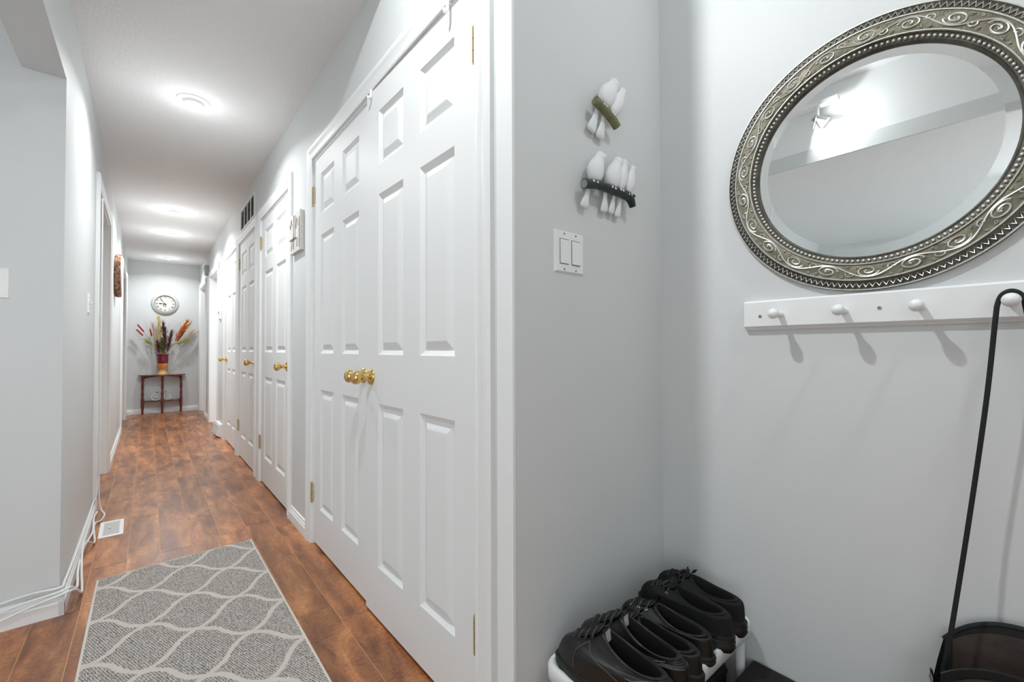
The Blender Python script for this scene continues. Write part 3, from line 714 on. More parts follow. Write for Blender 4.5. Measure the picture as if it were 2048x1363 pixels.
plume((327, 648), (330, 700), 'brown', 'dark brown feathery plume rising at the centre', .06, 170, hair=.07, dy=-.03)
plume((331, 658), (330, 696), 'wine', 'wine-red spike in front of the dark plume', .018, 70, hair=.05, dy=-.05)
plume((343, 664), (334, 704), 'brown', 'short brown plume right of the centre', .05, 120, hair=.06, dy=-.02)
plume((323, 680), (325, 706), 'olivegrass', 'low olive-brown tuft at the vase rim', .07, 110, hair=.05, dy=-.05)
plume((315, 684), (318, 706), 'brown', 'low brown tuft at the left of the rim', .05, 80, hair=.05, dy=-.05)
plume((373, 645), (350, 682), 'orange', 'bright orange plume fanning to the right', .05, 170, hair=.08, stemm='straw')
plume((380, 646), (362, 668), 'gold', 'golden tip beside the orange plume', .03, 70, hair=.06, stemm='orange')
plume((368, 664), (352, 684), 'wine', 'dark wine spray below the orange plume', .02, 60, hair=.04, dy=-.02)
plume((371, 680), (350, 688), 'lime', 'yellow-green plume low on the right', .05, 110, hair=.06, dy=-.01)
plume((292, 680), (306, 690), 'lime', 'yellow-green tuft low on the left', .05, 90, hair=.04, dy=-.01)
plume((384, 664), (352, 694), 'straw', 'loose straw spray reaching to the far right', .07, 80, hair=.12, rr=.0011)
plume((395, 664), (372, 680), 'straw', 'thin straw tip touching the right doorway', .015, 40, hair=.05, rr=.0013)
def blades(name, spec, m, label, r=.0022):
    t = thing(name, label, 'dried grass', tuple(base)); 
    for P in spec:
        P3 = [Vector((0,0,-.01))] + [W(*uv)-base for uv in P]; c = catmull(P3, 6); n = len(c)
        MB().tube(c, [r*(1-.85*i/n) for i in range(n)], 5).build('blade', m, t, smooth=True)
blades('grass_spray', [[(310, 706), (297, 706), (287, 711)], [(335, 706), (350, 708), (359, 716)], [(316, 690), (298, 676), (280, 678), (266, 682)], [(345, 690), (370, 686), (392, 690)]], 'darkgrass', 'dark arching grass blades drooping over the vase rim')
blades('grass_spray', [[(312, 690), (292, 650), (290, 632)], [(310, 690), (284, 660), (273, 630)], [(314, 680), (304, 650), (292, 632)], [(318, 690), (308, 655), (300, 640)]], 'greygrass', 'thin grey grass stalks rising at the upper left', .002)
blades('grass_spray', [[(332, 680), (338, 650), (352, 642), (362, 650)], [(334, 680), (342, 654), (358, 646)], [(345, 660), (368, 640), (372, 628)], [(345, 670), (362, 645), (378, 634)], [(338, 680), (344, 664), (352, 658)], [(338, 684), (346, 668), (354, 660)]], 'darkgrass', 'fine dark curling grass right of the cream plume', .0013)
blades('grass_spray', [[(318, 700), (304, 672), (298, 655), (293, 643)], [(321, 700), (309, 675), (303, 650)], [(338, 695), (346, 685), (356, 672)], [(322, 704), (314, 690), (308, 672)]], 'straw', 'pale straw leaf blades crossing the middle', .005)

# bicycle ornament on the shelf
t = thing('bicycle_ornament', 'small silver wire bicycle ornament on the lower shelf of the table', 'ornament', (.155, FY-.135, .2125), .0)
def wheel(cx, r, cy=0, rot=0):
    b = MB(); n = 28; c = Vector((cx, cy, r)); ax = Vector((math.cos(rot), math.sin(rot), 0))
    b.tube([c+ax*(r-.004)*math.cos(2*PI*k/n)+Vector((0,0,(r-.004)*math.sin(2*PI*k/n))) for k in range(n)], .006, 7, closed=True)
    b.ball(c, .007, 8, 6); o = b.build('wheel', 'plastic', t, smooth=True)
    s_ = MB()
    for k in range(10):
        a = 2*PI*k/10; s_.tube([c, c+ax*(r-.005)*math.cos(a)+Vector((0,0,(r-.005)*math.sin(a)))], .0019, 4)
    s_.build('spokes', 'plastic', o)
wheel(-.052, .060, 0, .1); wheel(.098, .048, .0, -.35)
b = MB()
for P in ([(-.052,0,.06),(-.03,0,.105),(.045,0,.105),(.085,0,.115),(.098,0,.05)], [(-.052,0,.06),(.01,0,.05),(.05,0,.10)], [(.01,0,.05),(-.03,0,.105),(-.035,0,.125)], [(.085,0,.115),(.08,0,.135),(.06,.0,.14)]):
    b.tube(P, .003, 6)
b.build('frame', 'silver', t, smooth=True)
MB().ball((-.035, 0, .13), .014, 10, 6, (1.5, .7, .5)).build('saddle', 'ink', t, smooth=True)
b = MB().tube([(.06, .02, .14), (.08, 0, .135), (.07, -.03, .142)], .0025, 6); b.ball((.07, -.03, .142), .006, 8, 5); b.build('handlebar', 'ink', t, smooth=True)

# ---------------------------------------------------------------- round mirror
t = thing('wall_mirror', 'round mirror in a pewter frame with scrollwork, zigzag edge and beads', 'mirror', (B, .246, 1.495))
def ring(prof, nm, m, n=120, ang=40): return MB().lathe([(r, -h) for r, h in prof], axis=0, n=n, close=True).build(nm, m, t, smooth=True, angle=ang)
ring([(.300, .0), (.328, .0), (.328, .008), (.3245, .012), (.3215, .010), (.305, .014), (.300, .014)], 'rim', 'pewter_dark')
ring([(.262, .010), (.305, .010), (.3045, .018), (.302, .0205), (.2985, .019), (.290, .0205), (.275, .0200), (.2665, .018), (.264, .0200), (.2615, .018)], 'scroll_band', 'pewter_mid')
ring([(.243, .004), (.2625, .004), (.2625, .014), (.258, .012), (.250, .0105), (.2475, .012), (.245, .010)], 'inner_channel', 'pewter_dark')
def pol(r, a, h): return (-h, r*math.cos(a), r*math.sin(a))
b = MB(); NZ = 158
b.tube([pol(.309 if k % 2 else .3195, 2*PI*k/(2*NZ), .0135) for k in range(2*NZ)], .0021, 5, up=(1,0,0), closed=True); b.build('zigzag_trim', 'pewter', t, smooth=True, angle=60)
for r_, h_, w_ in ((.3255, .0105, .0022), (.3025, .0200, .0022), (.2642, .0195, .0018)):
    MB().tube([pol(r_, 2*PI*k/120, h_) for k in range(120)], w_, 6, up=(1,0,0), closed=True).build('ridge', 'pewter', t, smooth=True, angle=60)
b = MB(); NB = 152
for k in range(NB):
    a = 2*PI*k/NB; b.ball(pol(.2555, a, .0125), .0040, 7, 5)
o = b.build('bead_ring', 'pewter', t, smooth=True, angle=80)
b = MB(); NU = 22; ell = 2*PI/NU; Rm = .2833
def bp(s_, h_, d=.0212): # s in units, h metres off the middle of the band
    return pol(Rm+h_, s_*ell, d)
main = []
for k in range(NU*10):
    s_ = k/10; main.append(bp(s_, .0125*math.sin(PI*s_)*1.0))
b.tube(main, .0018, 5, up=(1,0,0), closed=True)
for u_ in range(NU):
    sg = 1 if u_ % 2 == 0 else -1; L_ = ell*Rm
    def lp(x, y, d=.0212): return bp(u_+x/L_, sg*y, d)
    # big spiral curling under the crest
    cx, cy = L_*.52, -.0015; P = []
    for k in range(27):
        a = PI*.95 - k/26*PI*3.1; r_ = .0125*(1-k/26)**.8+.0022; P.append(lp(cx+r_*1.35*math.cos(a)*1.15, cy+r_*math.sin(a)*.92))
    b.tube(P, [.0017+.0006*k/26 for k in range(27)], 5, up=(1,0,0)); b.ball(P[-1], .0026, 7, 5)
    # counter curl on the other side
    P = []
    for k in range(15):
        a = -PI*.2 + k/14*PI*1.75; r_ = .0072*(1-k/14)**.7+.0015; P.append(lp(L_*.93+r_*1.2*math.cos(a), .0100-.0008+r_*math.sin(a)*.85-.004))
    b.tube(P, .0015, 5, up=(1,0,0)); b.ball(P[-1], .0024, 6, 5)
    for (x, y, ang, ln) in ((.14, -.0105, .6, .008), (.30, .003, 1.1, .007), (.80, -.0115, -.5, .008), (.72, .0035, 2.2, .006), (1.02, -.0125, .3, .006), (.5, .0, 0, .004)):
        c = Vector((x*L_, y, 0)); d = Vector((math.cos(ang), math.sin(ang), 0)); n_ = Vector((-d.y, d.x, 0))
        P = [c-d*ln*.5, c-d*ln*.1+n_*ln*.28, c+d*ln*.5, c-d*ln*.1-n_*ln*.28]
        b.tube([lp(p_.x, p_.y) for p_ in P], .0012, 4, up=(1,0,0), closed=True)
b.build('scrollwork', 'pewter', t, smooth=True, angle=60)
MB().lathe([(.0001, -.0065), (.2215, -.0065), (.2215, -.004), (.0001, -.004)], axis=0, n=120).build('mirror_glass', 'mirror', t)
MB().lathe([(.2215, -.0065), (.2445, -.0045), (.2445, -.003), (.2215, -.003)], axis=0, n=120, close=True).build('glass_bevel', 'mirror', t)

# ---------------------------------------------------------------- peg rail
RZ = 1.1215
t = thing('peg_rail', 'white wooden peg rail with round pegs below the mirror', 'coat rack', (B, .531, RZ))
pr = [(-.041, 0), (-.041, .006), (-.037, .009), (-.035, .013), (-.031, .018), (.036, .018), (.041, .012), (.041, 0)]
b = MB(); vs = []
for yy in (0, -.86): vs += [(-tk, yy, h) for h, tk in pr]
k = len(pr); b.add(vs, [(j, (j+1) % k, k+(j+1) % k, k+j) for j in range(k)] + [tuple(range(k))[::-1], tuple(range(k, 2*k))]); b.build('board', 'trim', t)
PEGS = [.436, .295, .156, .022, -.12]
for yy in PEGS:
    p_ = [(.0085, -.016), (.0075, -.03), (.0068, -.045), (.0072, -.054), (.0100, -.060), (.0128, -.067), (.0135, -.073), (.0118, -.080), (.007, -.0845), (.0001, -.086)]
    MB().lathe(p_, (0, yy-.531, -.0015), axis=0, n=20).build('peg', 'trim', t, smooth=True, angle=60)
for yy, zz in ((.488, 1.118), (.227, 1.123)):
    s_ = MB().lathe([(.0042, -.0175), (.0042, -.0195), (.0025, -.0198), (.0022, -.0185), (.0001, -.0185)], (0, yy-.531, zz-RZ), axis=0, n=12); s_.build('screw', 'steel', t, smooth=True)

# ---------------------------------------------------------------- shoulder bag on the fourth peg
PY = PEGS[3]
t = thing('shoulder_bag', 'black shoulder bag with brown lining hanging by its strap from the fourth peg', 'bag', (B-.10, -.02, .125))
O_ = Vector((B-.10, -.02, .125))
def band(P, w_, th, nm, m, up=(1,0,0)):
    c = catmull(P, 8); return MB().tube([p-O_ for p in c], w_*.5, 8, up=up, sq=th/w_).build(nm, m, t, smooth=True)
px_ = B-.062
band([(px_-.02, .126, .36), (px_-.014, .114, .44), (px_+.004, .085, .68), (px_+.004, .058, .92), (px_, .043, 1.085), (px_, .0395, 1.115), (px_, .0335, 1.132), (px_, .022, 1.1385), (px_, .0105, 1.132), (px_, .0045, 1.115), (px_, .001, 1.08), (px_-.01, -.045, .75), (px_-.02, -.12, .44), (px_-.02, -.166, .36)], .0082, .0026, 'strap', 'nylon', up=(1,0,0))
# body: back panel arched, gussets, front pocket panels; opens upwards
def panel(xp, w_, z0, z1, arch, nm, m, th=.008, n=20, lean=0, yc=0):
    vs = []; 
    for s_ in (0, 1):
        for k in range(n+1):
            u_ = -1+2*k/n; top = z1 - arch*abs(u_)**3
            vs.append((xp+s_*th-lean*.0, yc+u_*w_, z0)); vs.append((xp+s_*th+lean, yc+u_*w_*.985, top))
    m_ = 2*(n+1); fs = []
    for s_ in (0, 1):
        for k in range(n): i = s_*m_+2*k; fs.append((i, i+2, i+3, i+1))
    for k in range(n): fs.append((2*k+1, 2*k+3, m_+2*k+3, m_+2*k+1)); fs.append((2*k, 2*k+2, m_+2*k+2, m_+2*k))
    fs += [(0, 1, m_+1, m_), (2*n, 2*n+1, m_+2*n+1, m_+2*n)]
    return MB().add(vs, fs).build(nm, m, t, smooth=True, angle=50)
panel(.045, .15, 0, .352, .075, 'back_panel', 'nylon', lean=.03)
panel(.042, .137, .05, .335, .050, 'lining', 'lining', th=.002, lean=.029)
b = MB().tube([Vector((.075+.004, -.148+.296*k/24, .352-.075*abs(-1+2*k/24)**3)) for k in range(25)], .0055, 8); b.build('piping', 'nylon', t, smooth=True)
panel(-.012, .148, 0, .300, .05, 'divider_panel', 'leather2', lean=-.006)
panel(-.016, .135, .05, .286, .045, 'zip_tape', 'lining', th=.002, lean=-.006)
panel(-.075, .150, 0, .268, .060, 'front_pocket', 'nylon', lean=.012)
b = MB().tube([Vector((-.062, -.15+.3*k/24, .269-.060*abs(-1+2*k/24)**2.6)) for k in range(25)], .004, 8); b.build('piping', 'leather2', t, smooth=True)
for s_ in (-1, 1):
    g = MB(); y0 = s_*.148; vs = []
    for k in range(9):
        x = -.07+.158*k/8; zt = (.205+.08*k/8) - .03*math.sin(PI*k/8); yy = y0 + s_*.012*math.sin(PI*k/8)
        vs += [(x, yy, 0), (x, yy, zt)]
    g.add(vs, [(2*k, 2*k+2, 2*k+3, 2*k+1) for k in range(8)]).build('gusset', 'nylon', t, normals=False)
    MB().tube([(.00, y0+s_*.010, .20), (.002, y0+s_*.016, .225), (.020, y0+s_*.016, .233), (.024, y0+s_*.010, .205)], .0022, 6).build('buckle', 'silver', t, smooth=True)
MB().box((-.075, -.15, -.004), (.052, .15, .004)).build('base', 'nylon', t)

# ---------------------------------------------------------------- bird sculptures
BY = C-.028
def bird(par, org, head, beak, bl, br, perch, tail_top, tail, tw, flat=.9):
    """relief bird measured on the wall: head top, beak tip, body left and right, perch point, tail end"""
    Wp = lambda uv, y=BY: at(uv[0], uv[1], 1, y) - org
    hd, bk, l, r, pc, tt, te = [Wp(x) for x in (head, beak, bl, br, perch, tail_top, tail)]
    bw = (r-l).length/2*.80; bc = (l*.46+r*.54); hr = bw*.58; hc = hd + Vector((0, 0, -hr))
    ctr = [hc+Vector((0,0,hr*.9)), hc+Vector((0,0,hr*.45)), hc, hc.lerp(bc, .28), hc.lerp(bc, .62), bc, bc.lerp(pc, .4), bc.lerp(pc, .8), pc]
    rad = [hr*.3, hr*.80, hr*.98, bw*.62, bw*.86, bw, bw*.93, bw*.70, bw*.38]
    m_ = MB(); m_.tube(ctr, rad, 18, up=(0,1,0), sq=.62)
    m_.ball(tuple(hc), hr, 14, 10, (1, .75, 1)); d = (bk-hc); m_.tube([hc+d*.3, hc+d*.75, bk], [hr*.6, hr*.42, hr*.08], 8)
    o = m_.build('bird', 'bird', par, smooth=True, angle=80)
    sb = o.modifiers.new('s', 'SUBSURF'); sb.levels = 1; sb.render_levels = 1
    tq = MB(); P = [tt, tt.lerp(te, .35), tt.lerp(te, .7), tt.lerp(te, .9), te]
    P = [p + Vector((0, .006+.010*k/4, 0)) for k, p in enumerate(P)]
    tw *= 1.6; tq.tube(P, [tw*.5, tw*.55, tw*.9, tw, tw*.62], 14, up=(0,1,0), sq=.3).build('tail', 'bird', o, smooth=True, angle=80)
def zz(x, y): return (1080+x/2.962, 120+y/2.962)
org = at(*zz(420, 760), 1, BY); org = Vector((org.x, C, org.z))
low = thing('bird_sculpture', 'white sculpture of four birds perched on a dark green branch', 'wall sculpture', org)
for sp in (((355,540),(393,565),(272,655),(374,650),(322,722),(296,760),(283,866)), ((460,572),(494,592),(374,695),(476,690),(420,755),(398,780),(402,893)),
           ((500,588),(518,602),(450,700),(515,682),(470,770),(452,790),(442,902)), ((548,625),(570,641),(508,715),(561,705),(520,785),(492,815),(477,922))):
    q_ = [zz(*p) for p in sp]; bird(low, org, *q_, tw=.0085 if sp[0][0] > 490 else .0105)
Wl = lambda x, y, yy=BY-.004: at(*zz(x, y), 1, yy)-org
b = MB().tube([Wl(262,731), Wl(330,735), Wl(400,757), Wl(470,785), Wl(520,806), Wl(540,835), Wl(550,870)], [.0135,.0125,.012,.0125,.0135,.012,.0095], 12); b.tube([Wl(515,808), Wl(556,806)], [.010,.006], 8)
brn = b.build('branch', 'green', low, smooth=True, angle=50)
p0 = Wl(262,731); d = (Wl(330,735)-p0).normalized(); MB().tube([p0-d*.0008, p0+d*.0005], .0115, 12).build('cut_end', 'cut', brn)
b = MB()
for (x, y) in ((318,716),(340,724),(428,752),(446,760),(478,768),(492,775),(526,795),(540,800)): b.ball(Wl(x, y, BY-.014), .0042, 8, 6)
b.build('claws', 'bird', brn, smooth=True)
org = at(*zz(400, 310), 1, BY); org = Vector((org.x, C, org.z))
up_ = thing('bird_sculpture', 'white sculpture of two birds perched on a tilted olive branch', 'wall sculpture', org)
for sp in (((437,110),(452,128),(345,215),(440,205),(372,262),(350,290),(325,407)), ((487,165),(496,185),(418,255),(490,262),(425,318),(390,330),(375,453))):
    q_ = [zz(*p) for p in sp]; bird(up_, org, *q_, tw=.0115)
Wu = lambda x, y, yy=BY-.006: at(*zz(x, y), 1, yy)-org
b = MB().tube([Wu(326,237), Wu(365,275), Wu(405,320), Wu(435,360), Wu(456,398)], [.0125,.012,.012,.0125,.012], 12)
brn = b.build('branch', 'olive', up_, smooth=True, angle=50)
b = MB()
for (x, y) in ((378,262),(392,275),(428,312),(440,325)): b.ball(Wu(x, y, BY-.015), .0042, 8, 6)
b.build('claws', 'bird', brn, smooth=True)

# ---------------------------------------------------------------- shoe rack
RT = .265
RX0, RX1, RY0, RY1 = .748, 1.322, .512, .782
t = thing('shoe_rack', 'white plastic shoe rack in the foyer corner', 'shoe rack', ((RX0+RX1)/2, (RY0+RY1)/2, 0))
ox, oy = (RX0+RX1)/2, (RY0+RY1)/2; hx_, hy_ = (RX1-RX0)/2, (RY1-RY0)/2
def rr_pts(hx, hy, r, z, n=6):
    P = []
    for cx, cy, a0 in ((hx-r, hy-r, 0), (-hx+r, hy-r, PI/2), (-hx+r, -hy+r, PI), (hx-r, -hy+r, 1.5*PI)):
        for k in range(n+1): a = a0+PI/2*k/n; P.append((cx+r*math.cos(a), cy+r*math.sin(a), z))
    return P
b = MB(); lv = [(hx_-.006, RT-.040, .03), (hx_-.001, RT-.036, .034), (hx_, RT-.006, .035), (hx_-.004, RT, .033), (hx_-.012, RT, .028), (hx_-.018, RT-.008, .024), (hx_-.022, RT-.010, .022)]
vs = []; 
for h, z, r in lv: vs += rr_pts(h, hy_-(hx_-h), r, z)
n = 28; fs = [(i*n+k, i*n+(k+1) % n, (i+1)*n+(k+1) % n, (i+1)*n+k) for i in range(len(lv)-1) for k in range(n)]
b.add(vs, fs).build('rim', 'rack', t, smooth=True, angle=50)
# deck with slots
b = MB(); xs = [-hx_+.016]; sl_ = []; 
nsl = 8
for k in range(nsl):
    c_ = -hx_+.05+(2*hx_-.10)*k/(nsl-1); xs += [c_-.009, c_+.009]; sl_.append(len(xs)-2)
xs.append(hx_-.016); ys = [-hy_+.016, -hy_+.040, -hy_+.072, -.045, .045, hy_-.072, hy_-.040, hy_-.016]
for i in range(len(xs)-1):
    for j in range(len(ys)-1):
        if i in sl_ and j in (1, 3, 5): continue
        b.box((xs[i], ys[j], RT-.014), (xs[i+1], ys[j+1], RT-.010))
b.build('deck', 'rack', t)
for sx in (-1, 1):
    for sy in (-1, 1):
        MB().tube([(sx*(hx_-.028), sy*(hy_-.030), .0), (sx*(hx_-.028), sy*(hy_-.030), RT-.02)], [.011, .0135], 16).build('leg', 'rack', t, smooth=True)

# low black storage box under and beside the rack
t = thing('storage_box', 'low black fabric storage box on the floor under the shoe rack', 'box', (1.035, .647, 0))
b = MB(); lv = [(.235, 0, .02), (.238, .01, .02), (.238, .128, .02), (.234, .1375, .018), (.22, .139, .012)]; vs = []
for h, z, r in lv: vs += [(x, y*1.0, zz_) for x, y, zz_ in rr_pts(h, h-.155, r, z)]
fs = [(i*28+k, i*28+(k+1) % 28, (i+1)*28+(k+1) % 28, (i+1)*28+k) for i in range(len(lv)-1) for k in range(28)] + [tuple(range(28))[::-1], tuple(range(4*28, 5*28))]
b.add(vs, fs).build('body', 'blackfloor', t, smooth=True, angle=50)
MB().tube([(x, y, .118) for x, y, q in rr_pts(.2385, .0835, .02, 0)], .003, 6, closed=True).build('lid_seam', 'black', t, smooth=True)
# black boot tray along the mirror wall
t = thing('boot_bench', 'low black box against the mirror wall beside the shoe rack', 'box', (B-.002, .32, 0))
b = MB(); b.box((-.30, -.62, 0), (0, .205, .137)); o = b.build('body', 'blackfloor', t); bv = o.modifiers.new('b', 'BEVEL'); bv.width = .006; bv.segments = 2

# ---------------------------------------------------------------- shoes
def shoe(toe, heel, label, kind, side, group):
    toe, heel = Vector(toe+(0,)), Vector(heel+(0,)); d = toe-heel; Ln = d.length; rot = math.atan2(d.y, d.x)
    t = thing('shoe', label, 'shoe', (heel.x, heel.y, RT-.0095), rot, group)
    if kind == 'platform': sole_h, tb, zf, zh, upm, solem, colr = .040, .048, .062, .050, 'canvas', 'rubber', .27
    elif kind == 'sneaker': sole_h, tb, zf, zh, upm, solem, colr = .024, .056, .104, .066, 'leather', 'rubber', .27
    else: sole_h, tb, zf, zh, upm, solem, colr = .020, .047, .066, .046, 'leather2', 'rubber', .28
    pinch = 1.0
    def hw(x):
        x = min(max(x, 0), 1); K = [(0, .028), (.12, .036), (.3, .036), (.45, .036), (.62, .041), (.75, .0435), (.88, .040), (1, .030)]
        for (a0, w0), (a1, w1) in zip(K, K[1:]):
            if x <= a1: u_ = (x-a0)/(a1-a0); u_ = u_*u_*(3-2*u_); return w0+(w1-w0)*u_
        return K[-1][1]
    N = 40
    def foot(ph, s_=1):
        x = .5+.5*math.cos(ph); sy = math.sin(ph); y = math.copysign(abs(sy)**.62, sy)*hw(x) if abs(sy) > 1e-6 else 0
        y += side*.006*math.sin(PI*x)**2
        return Vector((Ln*(.5+(x-.5)*s_), y*s_, 0))
    def collar(ph):
        cz = zh + (zf-zh)*(.5+.5*math.cos(ph))**1.5 - .010*math.sin(ph)**2
        return Vector((Ln*(.055+colr)+Ln*colr*math.cos(ph)*.98, .0315*math.sin(ph), cz))
    rows = []; KR = 14
    for k in range(KR+1):
        h = k/KR; r = []
        for i in range(N):
            ph = 2*PI*i/N; f = foot(ph, .985); c = collar(ph); z = tb*(1-(1-h)**7) + (c.z-tb)*h**1.9
            bul = .006*math.sin(PI*min(1, h*1.6))*abs(math.sin(ph)) if h < .62 else 0
            p_ = f.lerp(c, h**1.15); p_.y += math.copysign(bul, math.sin(ph)); p_.z = sole_h + z
            if kind == 'sneaker': p_.z += .0012*math.sin(h*30+2*math.cos(ph))
            r.append(p_)
        rows.append(r)
    # padded lip
    for dz, sc in ((.004, 1.0), (.005, .90), (.001, .84)):
        r = []
        for i in range(N):
            c = collar(2*PI*i/N); ce = Vector((Ln*(.055+colr), 0, c.z)); p_ = ce + (c-ce)*sc; p_.z = sole_h+c.z+dz; r.append(p_)
        rows.append(r)
    b = MB(); vs = [p_ for r in rows for p_ in r]
    fs = [(i*N+k, i*N+(k+1) % N, (i+1)*N+(k+1) % N, (i+1)*N+k) for i in range(len(rows)-1) for k in range(N)]
    b.add(vs, fs); up = b.build('upper', upm, t, smooth=True, angle=70, normals=True)
    # lining
    b = MB(); rows = []
    for dz, sc in ((.001, .84), (-.02, .80), (-.05, .90)):
        r = []
        for i in range(N):
            c = collar(2*PI*i/N); ce = Vector((Ln*(.055+colr), 0, 0)); p_ = ce + (Vector((c.x, c.y, 0))-ce)*sc; p_.z = sole_h+max(c.z+dz, .008); r.append(p_)
        rows.append(r)
    r = []
    for i in range(N):
        c = collar(2*PI*i/N); r.append(Vector((Ln*(.055+colr)+(c.x-Ln*(.055+colr))*1.0, c.y*.95, sole_h+.008)))
    rows.append(r); b.add([p_ for r in rows for p_ in r], [(i*N+k, i*N+(k+1) % N, (i+1)*N+(k+1) % N, (i+1)*N+k) for i in range(3) for k in range(N)] + [tuple(range(3*N, 4*N))])
    b.build('lining', 'inside', t, smooth=True, angle=70)
    # sole
    b = MB(); lv = [(.0, .965), (.003, 1.0), (sole_h*.45, 1.03), (sole_h-.006, 1.015), (sole_h-.004, 1.03), (sole_h, 1.03), (sole_h+.004, 1.015), (sole_h+.005, .97)]
    if kind == 'platform': lv = [(.0, .96), (.002, .99), (sole_h*.35, 1.04), (sole_h-.016, 1.02), (sole_h-.0155, 1.035), (sole_h-.011, 1.035), (sole_h-.0105, 1.02), (sole_h-.006, 1.02), (sole_h-.0055, 1.032), (sole_h+.002, 1.03), (sole_h+.003, .98)]
    vs = []
    for z, s_ in lv:
        for i in range(N): p_ = foot(2*PI*i/N, s_); zz_ = z + (.006*max(0, (p_.x/Ln-.8)/.2)**2 if z < .004 else 0); vs.append((p_.x, p_.y, zz_))
    m_ = len(lv); b.add(vs, [(i*N+k, i*N+(k+1) % N, (i+1)*N+(k+1) % N, (i+1)*N+k) for i in range(m_-1) for k in range(N)] + [tuple(range(N))[::-1], tuple(range((m_-1)*N, m_*N))])
    b.build('sole', solem, t, smooth=True, angle=40)
    def vamp(h, y=0): # point on the top of the foot, h 0 toe .. 1 collar
        f = foot(0, .985); c = collar(0); z = tb*(1-(1-h)**7) + (c.z-tb)*h**1.9
        p_ = f.lerp(c, h**1.15); return Vector((p_.x, y, sole_h+z-y*y*16))
    # tongue
    b = MB(); vs = []
    for k in range(8):
        u_ = k/7; p_ = vamp(min(1, .55+.55*u_)) if u_ < .8 else vamp(1)+Vector((-.004-(.0)*u_, 0, (u_-.8)*.08))
        if u_ >= .8: p_ = vamp(1)+Vector((-.012*(u_-.8)/.2, 0, .018*(u_-.8)/.2))
        for j in range(5): y = (-1+j/2)*.017; vs.append(Vector((p_.x+.2*abs(y)*(-1), y, p_.z+.003-y*y*10)))
    b.add(vs, [(i*5+j, i*5+j+1, (i+1)*5+j+1, (i+1)*5+j) for i in range(7) for j in range(4)]); b.build('tongue', upm, t, smooth=True, angle=80, normals=False)
    # laces and eyelets
    if kind in ('platform', 'sneaker', 'derby'):
        nl = {'platform': 5, 'sneaker': 4, 'derby': 3}[kind]; b = MB(); e_ = MB()
        for k in range(nl):
            h = .50+.42*k/(nl-1); w_ = .017+.002*k
            P = [vamp(h, -w_)+Vector((0,0,.001)), vamp(h, -w_*.5)+Vector((0,0,.0055)), vamp(h+.02, 0)+Vector((0,0,.0065)), vamp(h, w_*.5)+Vector((0,0,.0055)), vamp(h, w_)+Vector((0,0,.001))]
            b.tube(catmull(P, 4), .0030, 6, sq=.6)
            if k < nl-1:
                h2 = .50+.42*(k+1)/(nl-1)
                b.tube([vamp(h, -w_)+Vector((0,0,.002)), vamp((h+h2)/2, 0)+Vector((0,0,.0075)), vamp(h2, w_)+Vector((0,0,.002))], .0025, 6)
            for s_ in (-1, 1):
                c_ = vamp(h, s_*(w_+.002)); e_.tube([c_+Vector((.0035*math.cos(a*PI/4), .0032*math.sin(a*PI/4)*1.0, .0015-s_*.0032*math.sin(a*PI/4)*.55)) for a in range(8)], .0011, 5, up=(0,0,1), closed=True)
        # bow
        c_ = vamp(.93)+Vector((0,0,.010))
        for s_ in ((-1, 1) if kind == 'platform' else ()):
            b.tube(catmull([c_, c_+Vector((.006, s_*.014, .006)), c_+Vector((.012, s_*.026, -.004)), c_+Vector((.004, s_*.020, -.006)), c_], 4), .0024, 6)
            b.tube(catmull([c_, c_+Vector((.012, s_*.010, -.002)), c_+Vector((.03, s_*.018, -.014))], 4), .0022, 6)
        b.build('laces', 'rubber' if kind != 'platform' else 'black', up, smooth=True, angle=80)
        if kind != 'sneaker': e_.build('eyelets', 'silver', up, smooth=True, angle=80)
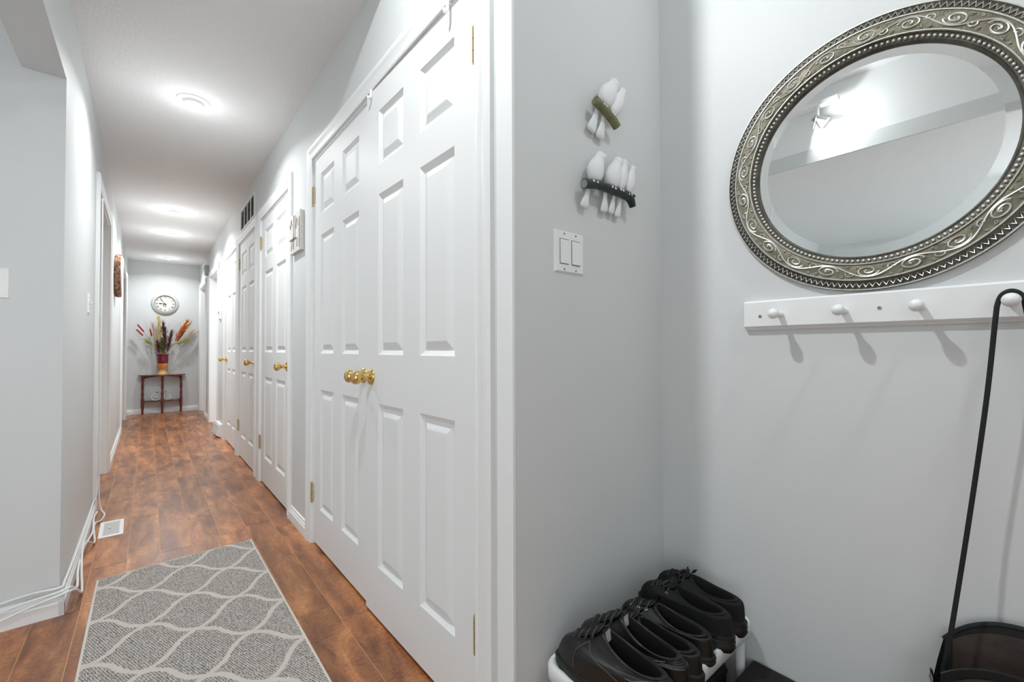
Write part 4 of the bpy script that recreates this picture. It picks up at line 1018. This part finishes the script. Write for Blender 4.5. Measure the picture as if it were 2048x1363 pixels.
    if kind == 'sneaker':
        l_ = MB(); c_ = vamp(1)+Vector((-.0175, 0, -.006)); l_.add([c_+Vector((0, -.011, .010)), c_+Vector((0, .011, .010)), c_+Vector((-.004, .009, -.014)), c_+Vector((-.004, -.009, -.014))], [(0,1,2,3)]); l_.build('label', 'label', t, normals=False)
        s_ = MB()
        for sy in (-1, 1):
            for (h0, h1, a0, a1) in ((.05, .75, 1.0, .62), (.75, .1, .62, 1.9), (.1, .72, 1.9, 2.3), (.32, .30, 1.9, 3.0)):
                P = []
                for k in range(12):
                    u_ = k/11; h = h0+(h1-h0)*u_; ph = (a0+(a1-a0)*u_)*sy
                    f = foot(ph, .985); c = collar(ph); z = tb*(1-(1-h)**7)+(c.z-tb)*h**1.9
                    bul = .006*math.sin(PI*min(1, h*1.6))*abs(math.sin(ph)) if h < .62 else 0
                    p_ = f.lerp(c, h**1.15); p_.y += math.copysign(bul+.0006, math.sin(ph)); p_.z = sole_h+z+.0012; P.append(p_)
                s_.tube(P, .0010, 4)
        s_.build('stitching', 'stitch', up, smooth=True, angle=80)
    if kind == 'platform' and side > 0:
        c_ = Vector((Ln*.30, 0, sole_h+.0095)); MB().tube([c_+Vector((-.03,0,0)), c_+Vector((-.01,0,.0004)), c_+Vector((.025,0,0))], [.008,.017,.010], 10, up=(0,0,1), sq=.05).build('insole_patch', 'label', t, smooth=True)
    return t
G = 'shoes on the white rack'
SH = [((1.236, .766), (1.228, .500), 'black platform canvas shoe farthest right on the rack, next to the mirror wall', 'platform', 1),
      ((1.144, .765), (1.143, .495), 'black platform canvas shoe, second from the mirror wall', 'platform', -1),
      ((1.045, .765), (1.060, .505), 'soft black lace-up shoe with an open collar, right one of the middle pair', 'derby', 1),
      ((.958, .768), (.984, .495), 'soft black lace-up shoe, left one of the middle pair', 'derby', -1),
      ((.868, .770), (.908, .485), 'black stitched sneaker with a grey label, right one of the nearest pair', 'sneaker', 1),
      ((.788, .765), (.832, .475), 'black stitched sneaker at the left end of the rack', 'sneaker', -1)]
for (a_, b_, lb, kd, sd) in SH: shoe(a_, b_, lb, kd, -sd if kd != 'platform' else sd, G)
